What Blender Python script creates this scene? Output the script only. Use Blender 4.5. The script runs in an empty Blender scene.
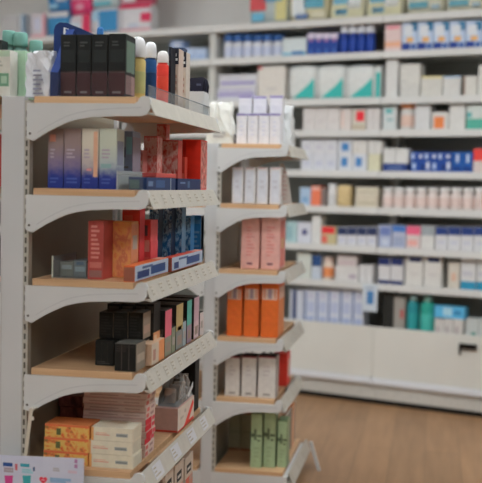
import bpy, bmesh, math, random
from mathutils import Vector, Matrix
random.seed(7)
C = bpy.context.scene.collection
# ------------------------------------------------------------------ camera model (metres, z up, floor at 0)
F, PIT, ROL, YAW, H = 1026.85, .0555, .022, -.1849, 1.4867
WY, WD = .3103, 6.6                                    # heading and distance of the far wall shelving
fw = Vector((math.sin(YAW)*math.cos(PIT), math.cos(YAW)*math.cos(PIT), -math.sin(PIT)))
r0 = Vector((math.cos(YAW), -math.sin(YAW), 0)); u0 = r0.cross(fw)
rt = math.cos(ROL)*r0 + math.sin(ROL)*u0; up = -math.sin(ROL)*r0 + math.cos(ROL)*u0
WN = Vector((math.sin(WY), math.cos(WY), 0)); WU = Vector((math.cos(WY), -math.sin(WY), 0))
def ray(x, y): return fw + rt*((x-241)/F) - up*((y-241.5)/F)
def atY(x, y, Y):
    d = ray(x, y); p = d*(Y/d.y); return Vector((p.x, p.y, p.z+H))
def atX(x, y, X):
    d = ray(x, y); p = d*(X/d.x); return Vector((p.x, p.y, p.z+H))
def wall(x, y, s=0.0):
    d = ray(x, y); p = d*((WD+s)/d.dot(WN)); return p.dot(WU), p.z+H
def wpos(u, s, z=0.0):
    p = WN*(WD+s) + WU*u; return Vector((p.x, p.y, z))

# ------------------------------------------------------------------ materials
def lin(c): return tuple((v/12.92 if v <= .04045 else ((v+.055)/1.055)**2.4) for v in (x/255 for x in c))
K = 1.62
def alb(c):
    k = K*(.78 if c[2] > 1.7*c[0] and c[2] > 1.25*c[1] else 1.)          # deep blues print a little darker
    return tuple(min(.86, max(.006, v*k)) for v in lin(c))
_m = {}
def mat(c, rough=.5, var=.06, scale=40., metal=0., spec=.3, raw=False):
    key = (tuple(c), rough, var, scale, metal, raw)
    if key in _m: return _m[key]
    m = bpy.data.materials.new('surface'); m.use_nodes = True
    nt = m.node_tree; b = nt.nodes['Principled BSDF']
    col = lin(c) if raw else alb(c)
    tc = nt.nodes.new('ShaderNodeTexCoord'); no = nt.nodes.new('ShaderNodeTexNoise'); no.inputs['Scale'].default_value = scale
    rp = nt.nodes.new('ShaderNodeValToRGB')
    rp.color_ramp.elements[0].position = .3; rp.color_ramp.elements[1].position = .7
    rp.color_ramp.elements[0].color = tuple(v*(1-var) for v in col)+(1,)
    rp.color_ramp.elements[1].color = tuple(min(.9, v*(1+var)) for v in col)+(1,)
    nt.links.new(tc.outputs['Object'], no.inputs['Vector']); nt.links.new(no.outputs['Fac'], rp.inputs['Fac'])
    nt.links.new(rp.outputs['Color'], b.inputs['Base Color'])
    b.inputs['Roughness'].default_value = rough; b.inputs['Metallic'].default_value = metal
    b.inputs['Specular IOR Level'].default_value = spec if max(col) > .06 else .12
    _m[key] = m; return m
def mat_grad(stops, h):
    """printed carton whose artwork runs through colours from base to top"""
    key = ('g', tuple(stops), round(h, 3))
    if key in _m: return _m[key]
    m = bpy.data.materials.new('printed_gradient'); m.use_nodes = True; nt = m.node_tree; b = nt.nodes['Principled BSDF']
    tc = nt.nodes.new('ShaderNodeTexCoord'); sp = nt.nodes.new('ShaderNodeSeparateXYZ'); dv = nt.nodes.new('ShaderNodeMath')
    no = nt.nodes.new('ShaderNodeTexNoise'); no.inputs['Scale'].default_value = 60
    ad = nt.nodes.new('ShaderNodeMath'); ad.operation = 'MULTIPLY_ADD'; ad.inputs[1].default_value = .18
    dv.operation = 'DIVIDE'; dv.inputs[1].default_value = h
    nt.links.new(tc.outputs['Object'], sp.inputs[0]); nt.links.new(sp.outputs['Z'], dv.inputs[0])
    nt.links.new(tc.outputs['Object'], no.inputs['Vector'])
    nt.links.new(no.outputs['Fac'], ad.inputs[0]); nt.links.new(dv.outputs[0], ad.inputs[2])
    rp = nt.nodes.new('ShaderNodeValToRGB'); el = rp.color_ramp.elements
    while len(el) < len(stops): el.new(.5)
    for e, (p, c) in zip(el, stops): e.position = p+.09; e.color = alb(c)+(1,)
    nt.links.new(ad.outputs[0], rp.inputs['Fac']); nt.links.new(rp.outputs['Color'], b.inputs['Base Color'])
    b.inputs['Roughness'].default_value = .35
    _m[key] = m; return m
def mat_print(cols, scale=55., stretch=(1., 1., .6)):
    """busy printed carton artwork: patches of several inks"""
    key = ('p', tuple(cols), scale, stretch)
    if key in _m: return _m[key]
    m = bpy.data.materials.new('printed_artwork'); m.use_nodes = True; nt = m.node_tree; b = nt.nodes['Principled BSDF']
    tc = nt.nodes.new('ShaderNodeTexCoord'); mp = nt.nodes.new('ShaderNodeMapping'); mp.inputs['Scale'].default_value = stretch
    no = nt.nodes.new('ShaderNodeTexNoise'); no.inputs['Scale'].default_value = scale; no.inputs['Detail'].default_value = 3
    rp = nt.nodes.new('ShaderNodeValToRGB'); el = rp.color_ramp.elements; n = len(cols)
    while len(el) < n: el.new(.5)
    for k, e in enumerate(el): e.position = .32+.36*k/(n-1); e.color = alb(cols[k])+(1,)
    nt.links.new(tc.outputs['Object'], mp.inputs[0]); nt.links.new(mp.outputs[0], no.inputs['Vector']); nt.links.new(no.outputs['Fac'], rp.inputs['Fac'])
    nt.links.new(rp.outputs['Color'], b.inputs['Base Color']); b.inputs['Roughness'].default_value = .42; b.inputs['Specular IOR Level'].default_value = .3
    _m[key] = m; return m
def mat_wood(a, bcol, sc=(1.5, 30, 30), rough=.5, plank=None):
    m = bpy.data.materials.new('wood'); m.use_nodes = True; nt = m.node_tree; b = nt.nodes['Principled BSDF']
    tc = nt.nodes.new('ShaderNodeTexCoord'); mp = nt.nodes.new('ShaderNodeMapping'); mp.inputs['Scale'].default_value = sc
    no = nt.nodes.new('ShaderNodeTexNoise'); no.inputs['Scale'].default_value = 2.2; no.inputs['Detail'].default_value = 6
    rp = nt.nodes.new('ShaderNodeValToRGB'); rp.color_ramp.elements[0].position = .3; rp.color_ramp.elements[1].position = .72
    rp.color_ramp.elements[0].color = alb(a)+(1,); rp.color_ramp.elements[1].color = alb(bcol)+(1,)
    nt.links.new(tc.outputs['Object'], mp.inputs[0]); nt.links.new(mp.outputs[0], no.inputs['Vector'])
    nt.links.new(no.outputs['Fac'], rp.inputs['Fac']); out = rp.outputs['Color']
    if plank:
        mp2 = nt.nodes.new('ShaderNodeMapping'); mp2.inputs['Rotation'].default_value = (0, 0, plank)
        br = nt.nodes.new('ShaderNodeTexBrick'); br.inputs['Scale'].default_value = 1.0
        br.inputs['Brick Width'].default_value = 1.3; br.inputs['Row Height'].default_value = .19
        br.inputs['Mortar Size'].default_value = .003; br.inputs['Bias'].default_value = 0
        br.inputs['Color1'].default_value = (1, 1, 1, 1); br.inputs['Color2'].default_value = (.84, .84, .84, 1); br.inputs['Mortar'].default_value = (.7, .7, .7, 1)
        mx = nt.nodes.new('ShaderNodeMixRGB'); mx.blend_type = 'MULTIPLY'; mx.inputs[0].default_value = 1
        nt.links.new(tc.outputs['Object'], mp2.inputs[0]); nt.links.new(mp2.outputs[0], br.inputs['Vector'])
        nt.links.new(out, mx.inputs[1]); nt.links.new(br.outputs['Color'], mx.inputs[2]); out = mx.outputs[0]
        nt.links.new(mp2.outputs[0], mp.inputs[0])
    nt.links.new(out, b.inputs['Base Color']); b.inputs['Roughness'].default_value = rough
    return m
def mat_clear(tint=(.93, .95, .95), body=.05, rough=.12, name='clear_plastic', ior=1.25):
    m = bpy.data.materials.new(name); m.use_nodes = True; nt = m.node_tree
    for n in list(nt.nodes):
        if n.type != 'OUTPUT_MATERIAL': nt.nodes.remove(n)
    out = nt.nodes['Material Output']
    tr = nt.nodes.new('ShaderNodeBsdfTransparent'); tr.inputs[0].default_value = tint+(1,)
    pr = nt.nodes.new('ShaderNodeBsdfPrincipled'); pr.inputs['Base Color'].default_value = (.7, .72, .72, 1); pr.inputs['Roughness'].default_value = rough
    fr = nt.nodes.new('ShaderNodeFresnel'); fr.inputs[0].default_value = ior
    ad = nt.nodes.new('ShaderNodeMath'); ad.operation = 'ADD'; ad.inputs[1].default_value = body; ad.use_clamp = True
    mx = nt.nodes.new('ShaderNodeMixShader')
    nt.links.new(fr.outputs[0], ad.inputs[0]); nt.links.new(ad.outputs[0], mx.inputs[0])
    nt.links.new(tr.outputs[0], mx.inputs[1]); nt.links.new(pr.outputs[0], mx.inputs[2]); nt.links.new(mx.outputs[0], out.inputs[0])
    return m
CLEAR = mat_clear(); BAG = mat_clear((.88, .9, .91), .14, .15, 'clear_bag', 1.4); POUCH = mat_clear((.95, .95, .95), .85, .4, 'milky_bag')
WHITE = mat((172, 174, 174), .4, .03, 6); POST = mat((166, 168, 169), .45, .03, 4); RAIL = mat((155, 151, 142), .4, .05, 30)
PAPER = mat((167, 167, 170), .7, .03); PANEL = mat((122, 117, 104), .6, .05, 5); INK = mat((134, 128, 117), .7, .1)
INK2 = mat((142, 134, 118), .7, .1); SLOT = mat((70, 68, 62), .7, .2, 90)
BOARD = mat_wood((164, 130, 96), (178, 146, 112)); WHSHELF = mat((172, 172, 168), .35, .03, 4)
def col(c): return mat(c) if isinstance(c, (tuple, list)) else c

# ------------------------------------------------------------------ mesh builder
class MB:
    def __init__(s): s.bm = bmesh.new(); s.mats = []
    def mi(s, m):
        m = col(m)
        if m not in s.mats: s.mats.append(m)
        return s.mats.index(m)
    def box(s, a, b, m, bev=0.0, seg=2, M=None):
        i = s.mi(m); r = bmesh.ops.create_cube(s.bm, size=1)
        vs = r['verts']
        for v in vs: v.co = Vector((a[k]+(v.co[k]+.5)*(b[k]-a[k]) for k in range(3)))
        fs = {f for v in vs for f in v.link_faces}
        for f in fs: f.material_index = i
        if bev > 0:
            es = {e for v in vs for e in v.link_edges}
            rr = bmesh.ops.bevel(s.bm, geom=list(es), offset=bev, segments=seg, affect='EDGES', profile=.6)
            for f in rr['faces']: f.material_index = i
            vs = list({v for f in rr['faces'] for v in f.verts} | {v for v in vs if v.is_valid})
        if M is not None:
            for v in vs: v.co = M @ v.co
        return s
    def lathe(s, prof, m, n=20, c=(0, 0, 0), sx=1., sy=1.):
        i = s.mi(m); rings = []
        for (r, z) in prof:
            rings.append([s.bm.verts.new((c[0]+r*sx*math.cos(2*math.pi*k/n), c[1]+r*sy*math.sin(2*math.pi*k/n), c[2]+z)) for k in range(n)])
        for a, b in zip(rings, rings[1:]):
            for k in range(n):
                f = s.bm.faces.new((a[k], a[(k+1) % n], b[(k+1) % n], b[k])); f.material_index = i; f.smooth = True
        for rg, fl in ((rings[0], True), (rings[-1], False)):
            f = s.bm.faces.new(rg[::-1] if fl else rg); f.material_index = i
        return s
    def prism(s, pts, axis, a, b, m):
        """polygon extruded along axis ('y': pts are x,z; 'x': pts are y,z)"""
        i = s.mi(m)
        mk = (lambda p, t: (p[0], t, p[1])) if axis == 'y' else ((lambda p, t: (t, p[0], p[1])) if axis == 'x' else (lambda p, t: (p[0], p[1], t)))
        A = [s.bm.verts.new(mk(p, a)) for p in pts]; B = [s.bm.verts.new(mk(p, b)) for p in pts]
        fs = [s.bm.faces.new(A), s.bm.faces.new(B[::-1])]
        for k in range(len(pts)): fs.append(s.bm.faces.new((A[k], B[k], B[(k+1) % len(pts)], A[(k+1) % len(pts)])))
        for f in fs: f.material_index = i
        return s
    def build(s, name, parent=None, loc=(0, 0, 0), rz=0., rx=0., ry=0.):
        bmesh.ops.recalc_face_normals(s.bm, faces=s.bm.faces)
        me = bpy.data.meshes.new(name); s.bm.to_mesh(me); s.bm.free()
        for m in s.mats: me.materials.append(m)
        o = bpy.data.objects.new(name, me); C.objects.link(o); o.location = loc; o.rotation_euler = (rx, ry, rz)
        if parent: o.parent = parent
        return o
def tag(o, label, cat, group=None):
    n = len(label.split())
    if not 4 <= n <= 16: print('LABELLEN', n, label)
    o['label'] = label; o['category'] = cat
    if group: o['group'] = group
    return o
def empty(name, loc, label, cat, group=None, rz=0.):
    o = bpy.data.objects.new(name, None); C.objects.link(o); o.location = loc; o.rotation_euler = (0, 0, rz); o.empty_display_size = .05
    return tag(o, label, cat, group)

# decoration = (face, u0, v0, u1, v1, colour): flat printed patch on a carton face
def patch(b, w, d, h, face, a0, b0, a1, b1, c, e=.0005):
    if face == 'f': b.box((-w/2+a0*w, -d/2-e, b0*h), (-w/2+a1*w, -d/2+e, b1*h), c)
    elif face == 'tri': b.prism([(-w/2+a0*w, b0*h), (-w/2+a1*w, b0*h), (-w/2+a1*w, b1*h), (-w/2+(a0*.35+a1*.65)*w, (b0*.4+b1*.6)*h)], 'y', -d/2-e, -d/2+e, c)
    elif face == 'r': b.box((w/2-e, -d/2+a0*d, b0*h), (w/2+e, -d/2+a1*d, b1*h), c)
    elif face == 't': b.box((-w/2+a0*w, -d/2+b0*d, h-e), (-w/2+a1*w, -d/2+b1*d, h+e), c)
def prints(face, a0, b0, a1, b1, n, c=None):
    out = []; st = (b1-b0)/n
    for k in range(n):
        L = random.uniform(.45, 1.)*(a1-a0)
        out.append((face, a0, b0+k*st+.15*st, a0+L, b0+k*st+.65*st, c or (90, 88, 86)))
    return out
def carton_mesh(w, d, h, c, deco=(), bev=.0012):
    b = MB(); b.box((-w/2, -d/2, 0), (w/2, d/2, h), c, min(bev, w*.1, h*.1), 2)
    for dd in deco: patch(b, w, d, h, *dd, e=.0004 + .0001*(list(deco).index(dd) % 6))
    return b
def carton(name, w, d, h, loc, c, deco, label, cat='box', group=None, rz=0., bev=.0012):
    o = carton_mesh(w, d, h, c, deco, bev).build(name, None, loc, rz)
    return tag(o, label, cat, group)
def bottle(name, dia, h, loc, body, cap, lab, label, cat='bottle', group=None, caph=.22, neck=.55, sy=1., rz=0., shoulder=.12, capw=None):
    e = empty(name, loc, label, cat, group, rz); r = dia/2; hb = h*(1-caph); s = h*shoulder
    rn = r*neck; rc = r*(capw or neck*1.15)
    MB().lathe([(r*.9, 0), (r, .006), (r, hb-s), (r*.93, hb-s*.55), (r*.75, hb-s*.2), (rn, hb), (rn, hb+.004)], body, 24, sy=sy).build('bottle_body', e)
    hc = h-hb
    top = [(rc*.98, h-.4*hc), (rc*.86, h-.18*hc), (rc*.6, h-.05*hc), (rc*.25, h)] if name == 'lotion_bottle' else [(rc, h-.004), (rc*.88, h)]
    MB().lathe([(rc, hb+.0005), (rc*1.02, hb+.003)]+top, cap, 20, sy=sy).build('cap', e)
    if lab: MB().lathe([(r*1.008, hb*.2), (r*1.012, hb*.21), (r*1.012, hb*.68), (r*1.008, hb*.69)], lab, 24, sy=sy).build('bottle_label', e)
    return e

# ------------------------------------------------------------------ gondolas
BR = [(-.019, -.108), (.003, -.116), (.016, -.108), (.047, -.089), (.079, -.073), (.110, -.059), (.141, -.050), (.188, -.042), (.267, -.038), (.345, -.037), (.362, -.032), (.371, -.018),
      (.373, .012), (.368, .020), (.352, .0235), (.341, .020), (.333, .006), (.325, 0), (-.019, 0)]
def gondola(root, Xi, W, Y0, Y1, tops, px0, px1, ptop, base, left, labels, base_ext=0.):
    """Xi: inner end of boards, W: board width; brackets and rails grow outwards in +X (and mirrored for the other side)"""
    R = Vector(root.location); k = W/.3266
    def L(b, name, parent=root): return b.build(name, parent)
    xc = (px0+px1)/2
    for y in (Y0, Y1-.03):
        b = MB(); b.box((px0-R.x, y-R.y, 0), (px1-R.x, y+.03-R.y, ptop), POST, .002)
        b.box((px0-R.x+.004, y-R.y-.0006, ptop-.5), (px0-R.x+.006, y-R.y, .1), mat((150, 150, 148)))
        L(b, 'upright')
    # slotted strip beside the near upright
    b = MB(); b.box((px1-R.x, Y0-R.y+.002, .02), (px1-R.x+.016, Y0-R.y+.03, ptop-.012), mat((150, 148, 140)))
    z = .06
    while z < ptop-.04:
        b.box((px1-R.x+.004, Y0-R.y+.0012, z), (px1-R.x+.010, Y0-R.y+.003, z+.018), SLOT); z += .03
    L(b, 'slot_strip')
    b = MB(); b.box((xc-.016-R.x, Y0+.03-R.y, .02), (px1-.012-R.x, Y1-.03-R.y, ptop-.004), PANEL)
    L(b, 'back_panel')
    b = MB(); b.box((px0+.012-R.x, Y0+.03-R.y, .02), (xc-.018-R.x, Y1-.03-R.y, ptop-.004), PANEL)
    L(b, 'back_panel')
    for side in ((1, -1) if left else (1,)):
        def X(x):                                              # offset from the board's inner end to local x, mirrored on the far side
            return (Xi+x-R.x) if side > 0 else (px0-(Xi-px1)-x-R.x)
        for i, zt in enumerate(tops):
            ext = base_ext if i == len(tops)-1 else 0.
            b = MB(); xs = sorted((X(0), X((.3266*k)+ext-.001))); b.box((xs[0], Y0-R.y+.001, zt-.021), (xs[1], Y1-R.y-.001, zt), BOARD, .0015)
            L(b, 'shelf_board')
            isb = (i == len(tops)-1)
            if isb:                                            # deck on a closed plinth
                b = MB(); xs = sorted((X(-.019), X(.352*k+ext)))
                b.box((xs[0], Y0-R.y, .0), (xs[1], Y1-R.y, zt-.0215), WHITE, .002); L(b, 'plinth_or_shadow_gap')
            else:
                for y0, y1 in ((Y0-.010, Y0+.001), (Y1-.001, Y1+.010)):
                    b = MB(); b.prism([(X(x*k), zt-.0212+z) for x, z in BR], 'y', y0-R.y, y1-R.y, WHITE)
                    if y0 < Y0:
                        sx = X(-.008)
                        b.prism([(sx+.004*math.cos(t*math.pi/4), zt-.115+.004*math.sin(t*math.pi/4)) for t in range(8)], 'y', y0-R.y-.0008, y0-R.y+.001, SLOT)
                        g = [(X(x*k), zt-.0212+z+.016+.010*(x/.37)) for x, z in BR[2:10]]
                        b.prism([(p[0], p[1]+.0012) for p in g] + [(p[0], p[1]-.0012) for p in g[::-1]], 'y', y0-R.y-.0007, y0-R.y+.001, mat((156, 158, 160)))
                    L(b, 'shelf_bracket')
            # slanted price rail
            xo = .373*k + ext
            n = Vector((.055, 0, .026)).normalized(); 
            p0 = (xo-.012, zt+.001); p1 = (xo+.015, zt-.056)
            th = .004
            b = MB(); b.prism([(X(p0[0]-th), p0[1]-.002), (X(p0[0]), p0[1]), (X(p0[0]+.0015), p0[1]-.001), (X(p1[0]), p1[1]), (X(p1[0]-th), p1[1]-.001), (X(p1[0]-.03), p1[1]+.006), (X(p1[0]-.03), p1[1]+.010), (X(p1[0]-.006), p1[1]+.007)], 'y', Y0-.006-R.y, Y1+.006-R.y, RAIL)
            rail = L(b, 'price_rail')
            if side > 0:
                lab = labels[i] if i < len(labels) else ()
                for (a, w, kind) in lab:
                    b = MB(); ya = Y0+a*(Y1-Y0)-R.y; yb = ya+w
                    def pt(t, o): return (X(p0[0]+.0015+(p1[0]-p0[0]-.0015)*t+o), p0[1]+(p1[1]-p0[1])*t+o*.5)
                    hi, lo = (.14, .86) if kind == 'w' else (.2, .8)
                    A = pt(hi, .0006); B = pt(lo, .0006); A2 = pt(hi, -.0004); B2 = pt(lo, -.0004)
                    b.prism([A, B, B2, A2], 'y', ya, yb, PAPER if kind == 'w' else mat((161, 157, 148)))
                    # printed lines and a bar code
                    for q in range(3):
                        t0 = .26+q*.19; t1 = t0+.07; L1 = random.uniform(.3, .9)
                        b.prism([pt(t0, .0010), pt(t1, .0010), pt(t1, .0002), pt(t0, .0002)], 'y', ya+w*.08, ya+w*(.08+.8*L1), INK if (kind != 'w' and q == 1) else INK2)
                    L(b, 'price_label', rail)
# first gondola
Z1 = [1.7437, 1.462, 1.1812, .9021, .5946, .275]
GX, GW, GY0, GY1 = -1.2175, .3266, 3.0, 3.965
g1 = empty('display_gondola', (-1.28, 3.0, 0), 'nearest white shop gondola with wooden shelves filling the left side of the aisle', 'shelf', 'white shop gondolas')
def labs(n, seed):
    rr = random.Random(seed); out = []; t = .03
    for k in range(n):
        w = rr.uniform(.045, .062); out.append((t, w, 'p')); t += .94/n
    return out
gondola(g1, GX, GW, GY0, GY1, Z1, -1.323, -1.2475, 1.7432, 0, True,
        [[], labs(8, 2), labs(9, 3), labs(10, 4), [(.10, .10, 'w'), (.34, .10, 'w'), (.58, .10, 'w'), (.80, .085, 'w')], []])
# clear riser along the front edge of the top shelf
b = MB(); b.box((-.872+1.28, .06, 1.7445), (-.8695+1.28, .93, 1.783), mat_clear((.90, .92, .93), .13, .1, 'clear_riser', 1.01)); b.box((-.8725+1.28, .06, 1.783), (-.869+1.28, .93, 1.7848), mat((90, 104, 114), .2))
b.build('shelf_riser', g1)
# second gondola
Z2 = [1.678, 1.395, 1.085, .762, .472, .129]
HX, HW, HY0, HY1 = -.993, .280, 4.753, 5.42
g2 = empty('display_gondola', (-1.035, 4.753, 0), 'second narrower white gondola behind the first, stocked with pink and orange boxes', 'shelf', 'white shop gondolas')
gondola(g2, HX, HW, HY0, HY1, Z2, -1.064, -1.009, Z2[0]-.0004, 0, True, [labs(4, 12), labs(4, 13), labs(4, 14), labs(4, 15), labs(4, 16), labs(3, 17)], .05)

# ------------------------------------------------------------------ goods on the first gondola
def gb(name, xl, xr, yt, i, Y, dy, c, deco, label, group=None, cat='box', z0=None, rz=0., yb=None):
    """carton on shelf i of the first gondola, its end facing the camera at depth Y"""
    z = (Z1[i] if z0 is None else z0)+.0006
    ym = yt+25
    a = atY(xl, ym, Y).x; b_ = atY(xr, ym, Y).x; h = atY((xl+xr)/2, yt, Y).z - z
    return carton(name, b_-a, dy, h, ((a+b_)/2, Y+dy/2, z), c, deco, label, cat, group, rz), h
G1N = 'first gondola'
# --- top shelf
tray = empty('display_tray', (atY(92, 95, 3.03).x, 3.03, Z1[0]+.0006), 'dark blue counter tray with a clear front on the top shelf of the first gondola', 'tray')
tx = tray.location.x; tz = tray.location.z
def tp(x, y, Y=3.165): p = atY(x, y, Y); return (p.x-tx, p.z-tz)
MB().prism([(tp(53, 95)[0], .002), tp(53.5, 30), tp(55, 25), tp(59, 22), tp(66, 22.5), tp(80, 28), tp(96, 35), tp(128, 38), (tp(131, 95)[0], .002)], 'y', .138, .142, mat((30, 52, 104), .3)).build('backing_card', tray)
b = MB(); q = [tp(63, 34, 3.164), tp(63.5, 27, 3.164), tp(74, 31, 3.164), tp(73, 36, 3.164)]; b.prism(q, 'y', .1365, .138, mat((190, 192, 200)))

for q_ in range(4): xx = q[1][0]+.006+.0062*q_; zz_ = (q[0][1]+q[1][1])/2+.002-.0042*q_; b.box((xx, .1358, zz_-.004), (xx+.0042, .1367, zz_+.004), mat((40, 60, 110)))
b.build('logo_label', tray)
b = MB(); x0 = tp(50.5, 95, 3.03)[0]; x1 = tp(131.5, 95, 3.03)[0]
b.box((x0, -.004, 0), (x1, .142, .002), mat((30, 52, 104), .3)); b.build('tray_base', tray)
MB().prism([(-.004, .002), (-.004, .075), (.02, .1), (.137, tp(54, 26)[1]-.01), (.137, .002)], 'x', x0, x0+.026, mat((34, 58, 116), .35)).build('side_wall', tray)
MB().box((x0, -.006, 0), (x1, -.0042, .074), mat_clear((.86, .86, .87), .02, .1, 'clear_front', 1.12)).build('front_panel', tray)
for k, (a, c_) in enumerate(((60.5, 76), (77, 91), (92, 107.5), (108.5, 125.5))):
    nm = ('first', 'second', 'third', 'fourth')[k]
    o, h = gb('hair_dye_box', a, c_, 34.5 - (0, 0, .3, 1)[k], 0, 3.045, .105, (34, 36, 36), [('f', .02, .02, .98, .40, (72, 36, 38)), ('f', .02, .38, .98, .41, (58, 46, 46)), ('f', .25, .05, .75, .085, (130, 120, 118)), ('f', .1, .55, .9, .75, (40, 44, 44)),
         ('r', .05, .05, .95, .35, (124, 100, 96)), ('r', .1, .4, .9, .9, (84, 104, 92)), ('r', .2, .5, .8, .75, (140, 150, 140))] + prints('f', .2, .8, .8, .9, 2, (60, 62, 62)),
        'black hair dye box with maroon lower band, %s from left in the blue tray' % nm, 'black and maroon boxes in the blue tray', z0=Z1[0]+.0032)
def gbot(xl, xr, yt, Y, body, cap, lab, label, **kw):
    a = atY(xl, yt+20, Y).x; c_ = atY(xr, yt+20, Y).x; z = Z1[0]+.0006; h = atY((xl+xr)/2, yt, Y).z - z
    return bottle('lotion_bottle', c_-a, h, ((a+c_)/2, Y, z), body, cap, lab, label, **kw)
gbot(130, 145.5, 37, 3.24, (170, 152, 92), (182, 184, 184), (150, 150, 100), 'yellow bottle with a rounded white cap right of the black boxes', caph=.32, neck=.86, shoulder=.05)
gbot(144.5, 156.5, 42, 3.34, (22, 70, 122), (184, 186, 188), (18, 52, 96), 'deep blue bottle with white cap left of the red bottle', caph=.26, neck=.84, shoulder=.06)
gbot(157, 168.5, 51, 3.42, (196, 52, 40), (186, 184, 182), (206, 62, 44), 'red bottle with a pale cap between blue bottle and black-topped cartons', caph=.22, neck=.84, shoulder=.06)
gbot(96, 104, 27, 3.5, (36, 84, 146), (40, 100, 160), None, 'blue bottle top peeking up behind the black hair dye boxes', caph=.1, neck=.7, shoulder=.2)
dk = [('f', 0, .74, 1, 1, (34, 36, 44)), ('f', .15, .80, .85, .84, (170, 170, 170)), ('f', .2, .87, .7, .92, (150, 152, 156))]
gb('razor_box', 168.5, 171, 47, 0, 3.44, .07, (30, 32, 38), [], 'thin black carton right beside the red bottle')
gb('razor_box', 171.5, 178.5, 48.5, 0, 3.50, .07, (168, 152, 140), dk+prints('f', .2, .3, .8, .6, 3, (150, 120, 110)), 'beige carton with black printed top, left one of the pair beyond red bottle', 'beige cartons with black tops')
gb('razor_box', 179.5, 186, 52, 0, 3.60, .06, (168, 160, 150), dk+prints('f', .2, .3, .8, .6, 3, (150, 120, 110)), 'beige carton with black printed top, right one of the pair beyond red bottle', 'beige cartons with black tops')
gb('shaving_box', 170, 183, 47.5, 0, 3.66, .06, (52, 66, 96), [('f', .1, .7, .9, .9, (150, 160, 175))], 'navy and white carton mostly hidden behind the beige cartons')
# open white carton with dark sachets
a = atY(186, 100, 3.83).x; c_ = atY(204.5, 100, 3.83).x; hz = atY(195, 91.5, 3.83).z-Z1[0]
box = empty('sachet_dispenser', ((a+c_)/2-.004, 3.875, Z1[0]+.0006), 'open white dispenser at the far end of the top shelf', 'box')
w = c_-a; b = MB(); b.box((-w/2, -.045, 0), (w/2, -.042, hz), WHITE); b.box((-w/2, .042, 0), (w/2, .045, hz*1.3), WHITE); b.box((-w/2, -.042, 0), (-w/2+.003, .042, hz), WHITE); b.box((w/2-.003, -.042, 0), (w/2, .042, hz), WHITE); b.box((-w/2, -.042, 0), (w/2, .042, .002), WHITE); b.build('carton', box)
for k in range(6):
    b = MB(); t_ = hz+.052-.004*(k % 2); b.prism([(-.023, 0), (.023, 0), (.034+.002*(k % 3), t_-.012*(k % 3)), (.030, t_), (-.030, t_-.003)], 'y', -.0035, .0035, mat((36, 36, 48))); b.box((-.026, -.0046, hz+.012), (-.02, -.0035, hz+.034), (120, 120, 130)); b.box((.006, -.0046, hz+.02), (.024, -.0035, hz+.028), (70, 72, 90))
    o = b.build('sachet', None, (box.location.x+.0015*(k % 3)-.001, 3.842+.0125*k, Z1[0]+.0032), 0, rx=-.03)
    tag(o, 'dark navy sachet standing in the white dispenser, %s counted from the front' % ('first', 'second', 'third', 'fourth', 'fifth', 'sixth')[k], 'sachet', 'navy sachets in the white dispenser')
# crumpled clear bag at the left end of the top shelf
def crumple(w, d, h, m, seed, amp, name, n=7, pinch=.75):
    rr = random.Random(seed); bm = bmesh.new(); bmesh.ops.create_cube(bm, size=1)
    bmesh.ops.subdivide_edges(bm, edges=bm.edges[:], cuts=n, use_grid_fill=True)
    for v in bm.verts:
        t = v.co.z+.5; f = 1-(1-pinch)*t
        x, y = v.co.x*w*f, v.co.y*d*f*(1-.35*t); z = t*h
        if t > .01: x += rr.uniform(-amp, amp); y += rr.uniform(-amp, amp); z += rr.uniform(-amp, amp)*(1.6 if t > .9 else .6)
        v.co = (x, y, max(z, 0))
    bb = MB(); bb.bm.free(); bb.bm = bm; bb.mats = [m]; return bb
a = atY(27, 80, 3.06).x; c_ = atY(51.5, 80, 3.06).x; h = atY(40, 52, 3.06).z-1.745
bag = empty('plastic_bag', ((a+c_)/2, 3.085, 1.7445), 'crumpled white plastic bag of cotton at the left end of the top shelf', 'bag')
crumple(c_-a, .08, h, mat((178, 180, 184), .35, .08, 30), 3, .006, 'bag', 6, .95).build('bag_film', bag)
b = MB()
for k in range(6): b.box((-.012, -.046, .008+.014*k), (.020-.004*(k % 3), -.0445, .014+.014*k), mat((120, 122, 136)))
b.build('printed_text', bag)
# goods on the left half of the gondola top
z = 1.7445
def lb(name, xl, xr, yt, Y, dy, c, deco, label, cat='box'):
    a = atY(xl, yt+25, Y).x; c2 = atY(xr, yt+25, Y).x; h = atY(xl, yt, Y).z-z
    return carton(name, c2-a, dy, h, ((a+c2)/2, Y+dy/2, z), c, deco, label, cat)
lb('green_carton', 9, 25, 50.5, 3.10, .07, (148, 176, 152), [('f', .05, .1, .3, .9, (160, 182, 160))], 'tall pale green carton at the top left beside the crumpled bag')
lb('cotton_box', -14, 10, 50, 3.03, .06, (176, 176, 168), [('f', 0, .86, .98, .99, (150, 170, 150)), ('f', .55, .22, .95, .5, (96, 136, 110)), ('f', .63, .28, .87, .44, (140, 166, 146))] + prints('f', .1, .55, .9, .8, 3, (150, 150, 140)), 'white box with a green emblem cut by the left picture edge')
for k, (xl, xr, yt) in enumerate(((3, 15, 31), (14, 27, 33), (30, 42, 41))):
    Y = 3.28; a = atY(xl, yt+10, Y).x; c2 = atY(xr, yt+10, Y).x; h = atY(xl, yt, Y).z-z
    e = bottle('mouthwash_bottle', c2-a, h, ((a+c2)/2, Y, z), (88, 122, 114), (90, 132, 122), None, 'mint green capped bottle at the top left, ' + ('leftmost of the three', 'middle one of the three', 'rightmost, just above the crumpled bag')[k], group='mint green bottles', caph=.2, neck=.9, shoulder=.08)
lb('dark_carton', -16, 1.5, 40, 3.2, .05, (40, 44, 44), [], 'black carton edge at the far left behind the white box')
a = atY(-22, 170, 3.02).x; c2 = atY(3.2, 170, 3.02).x
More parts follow.
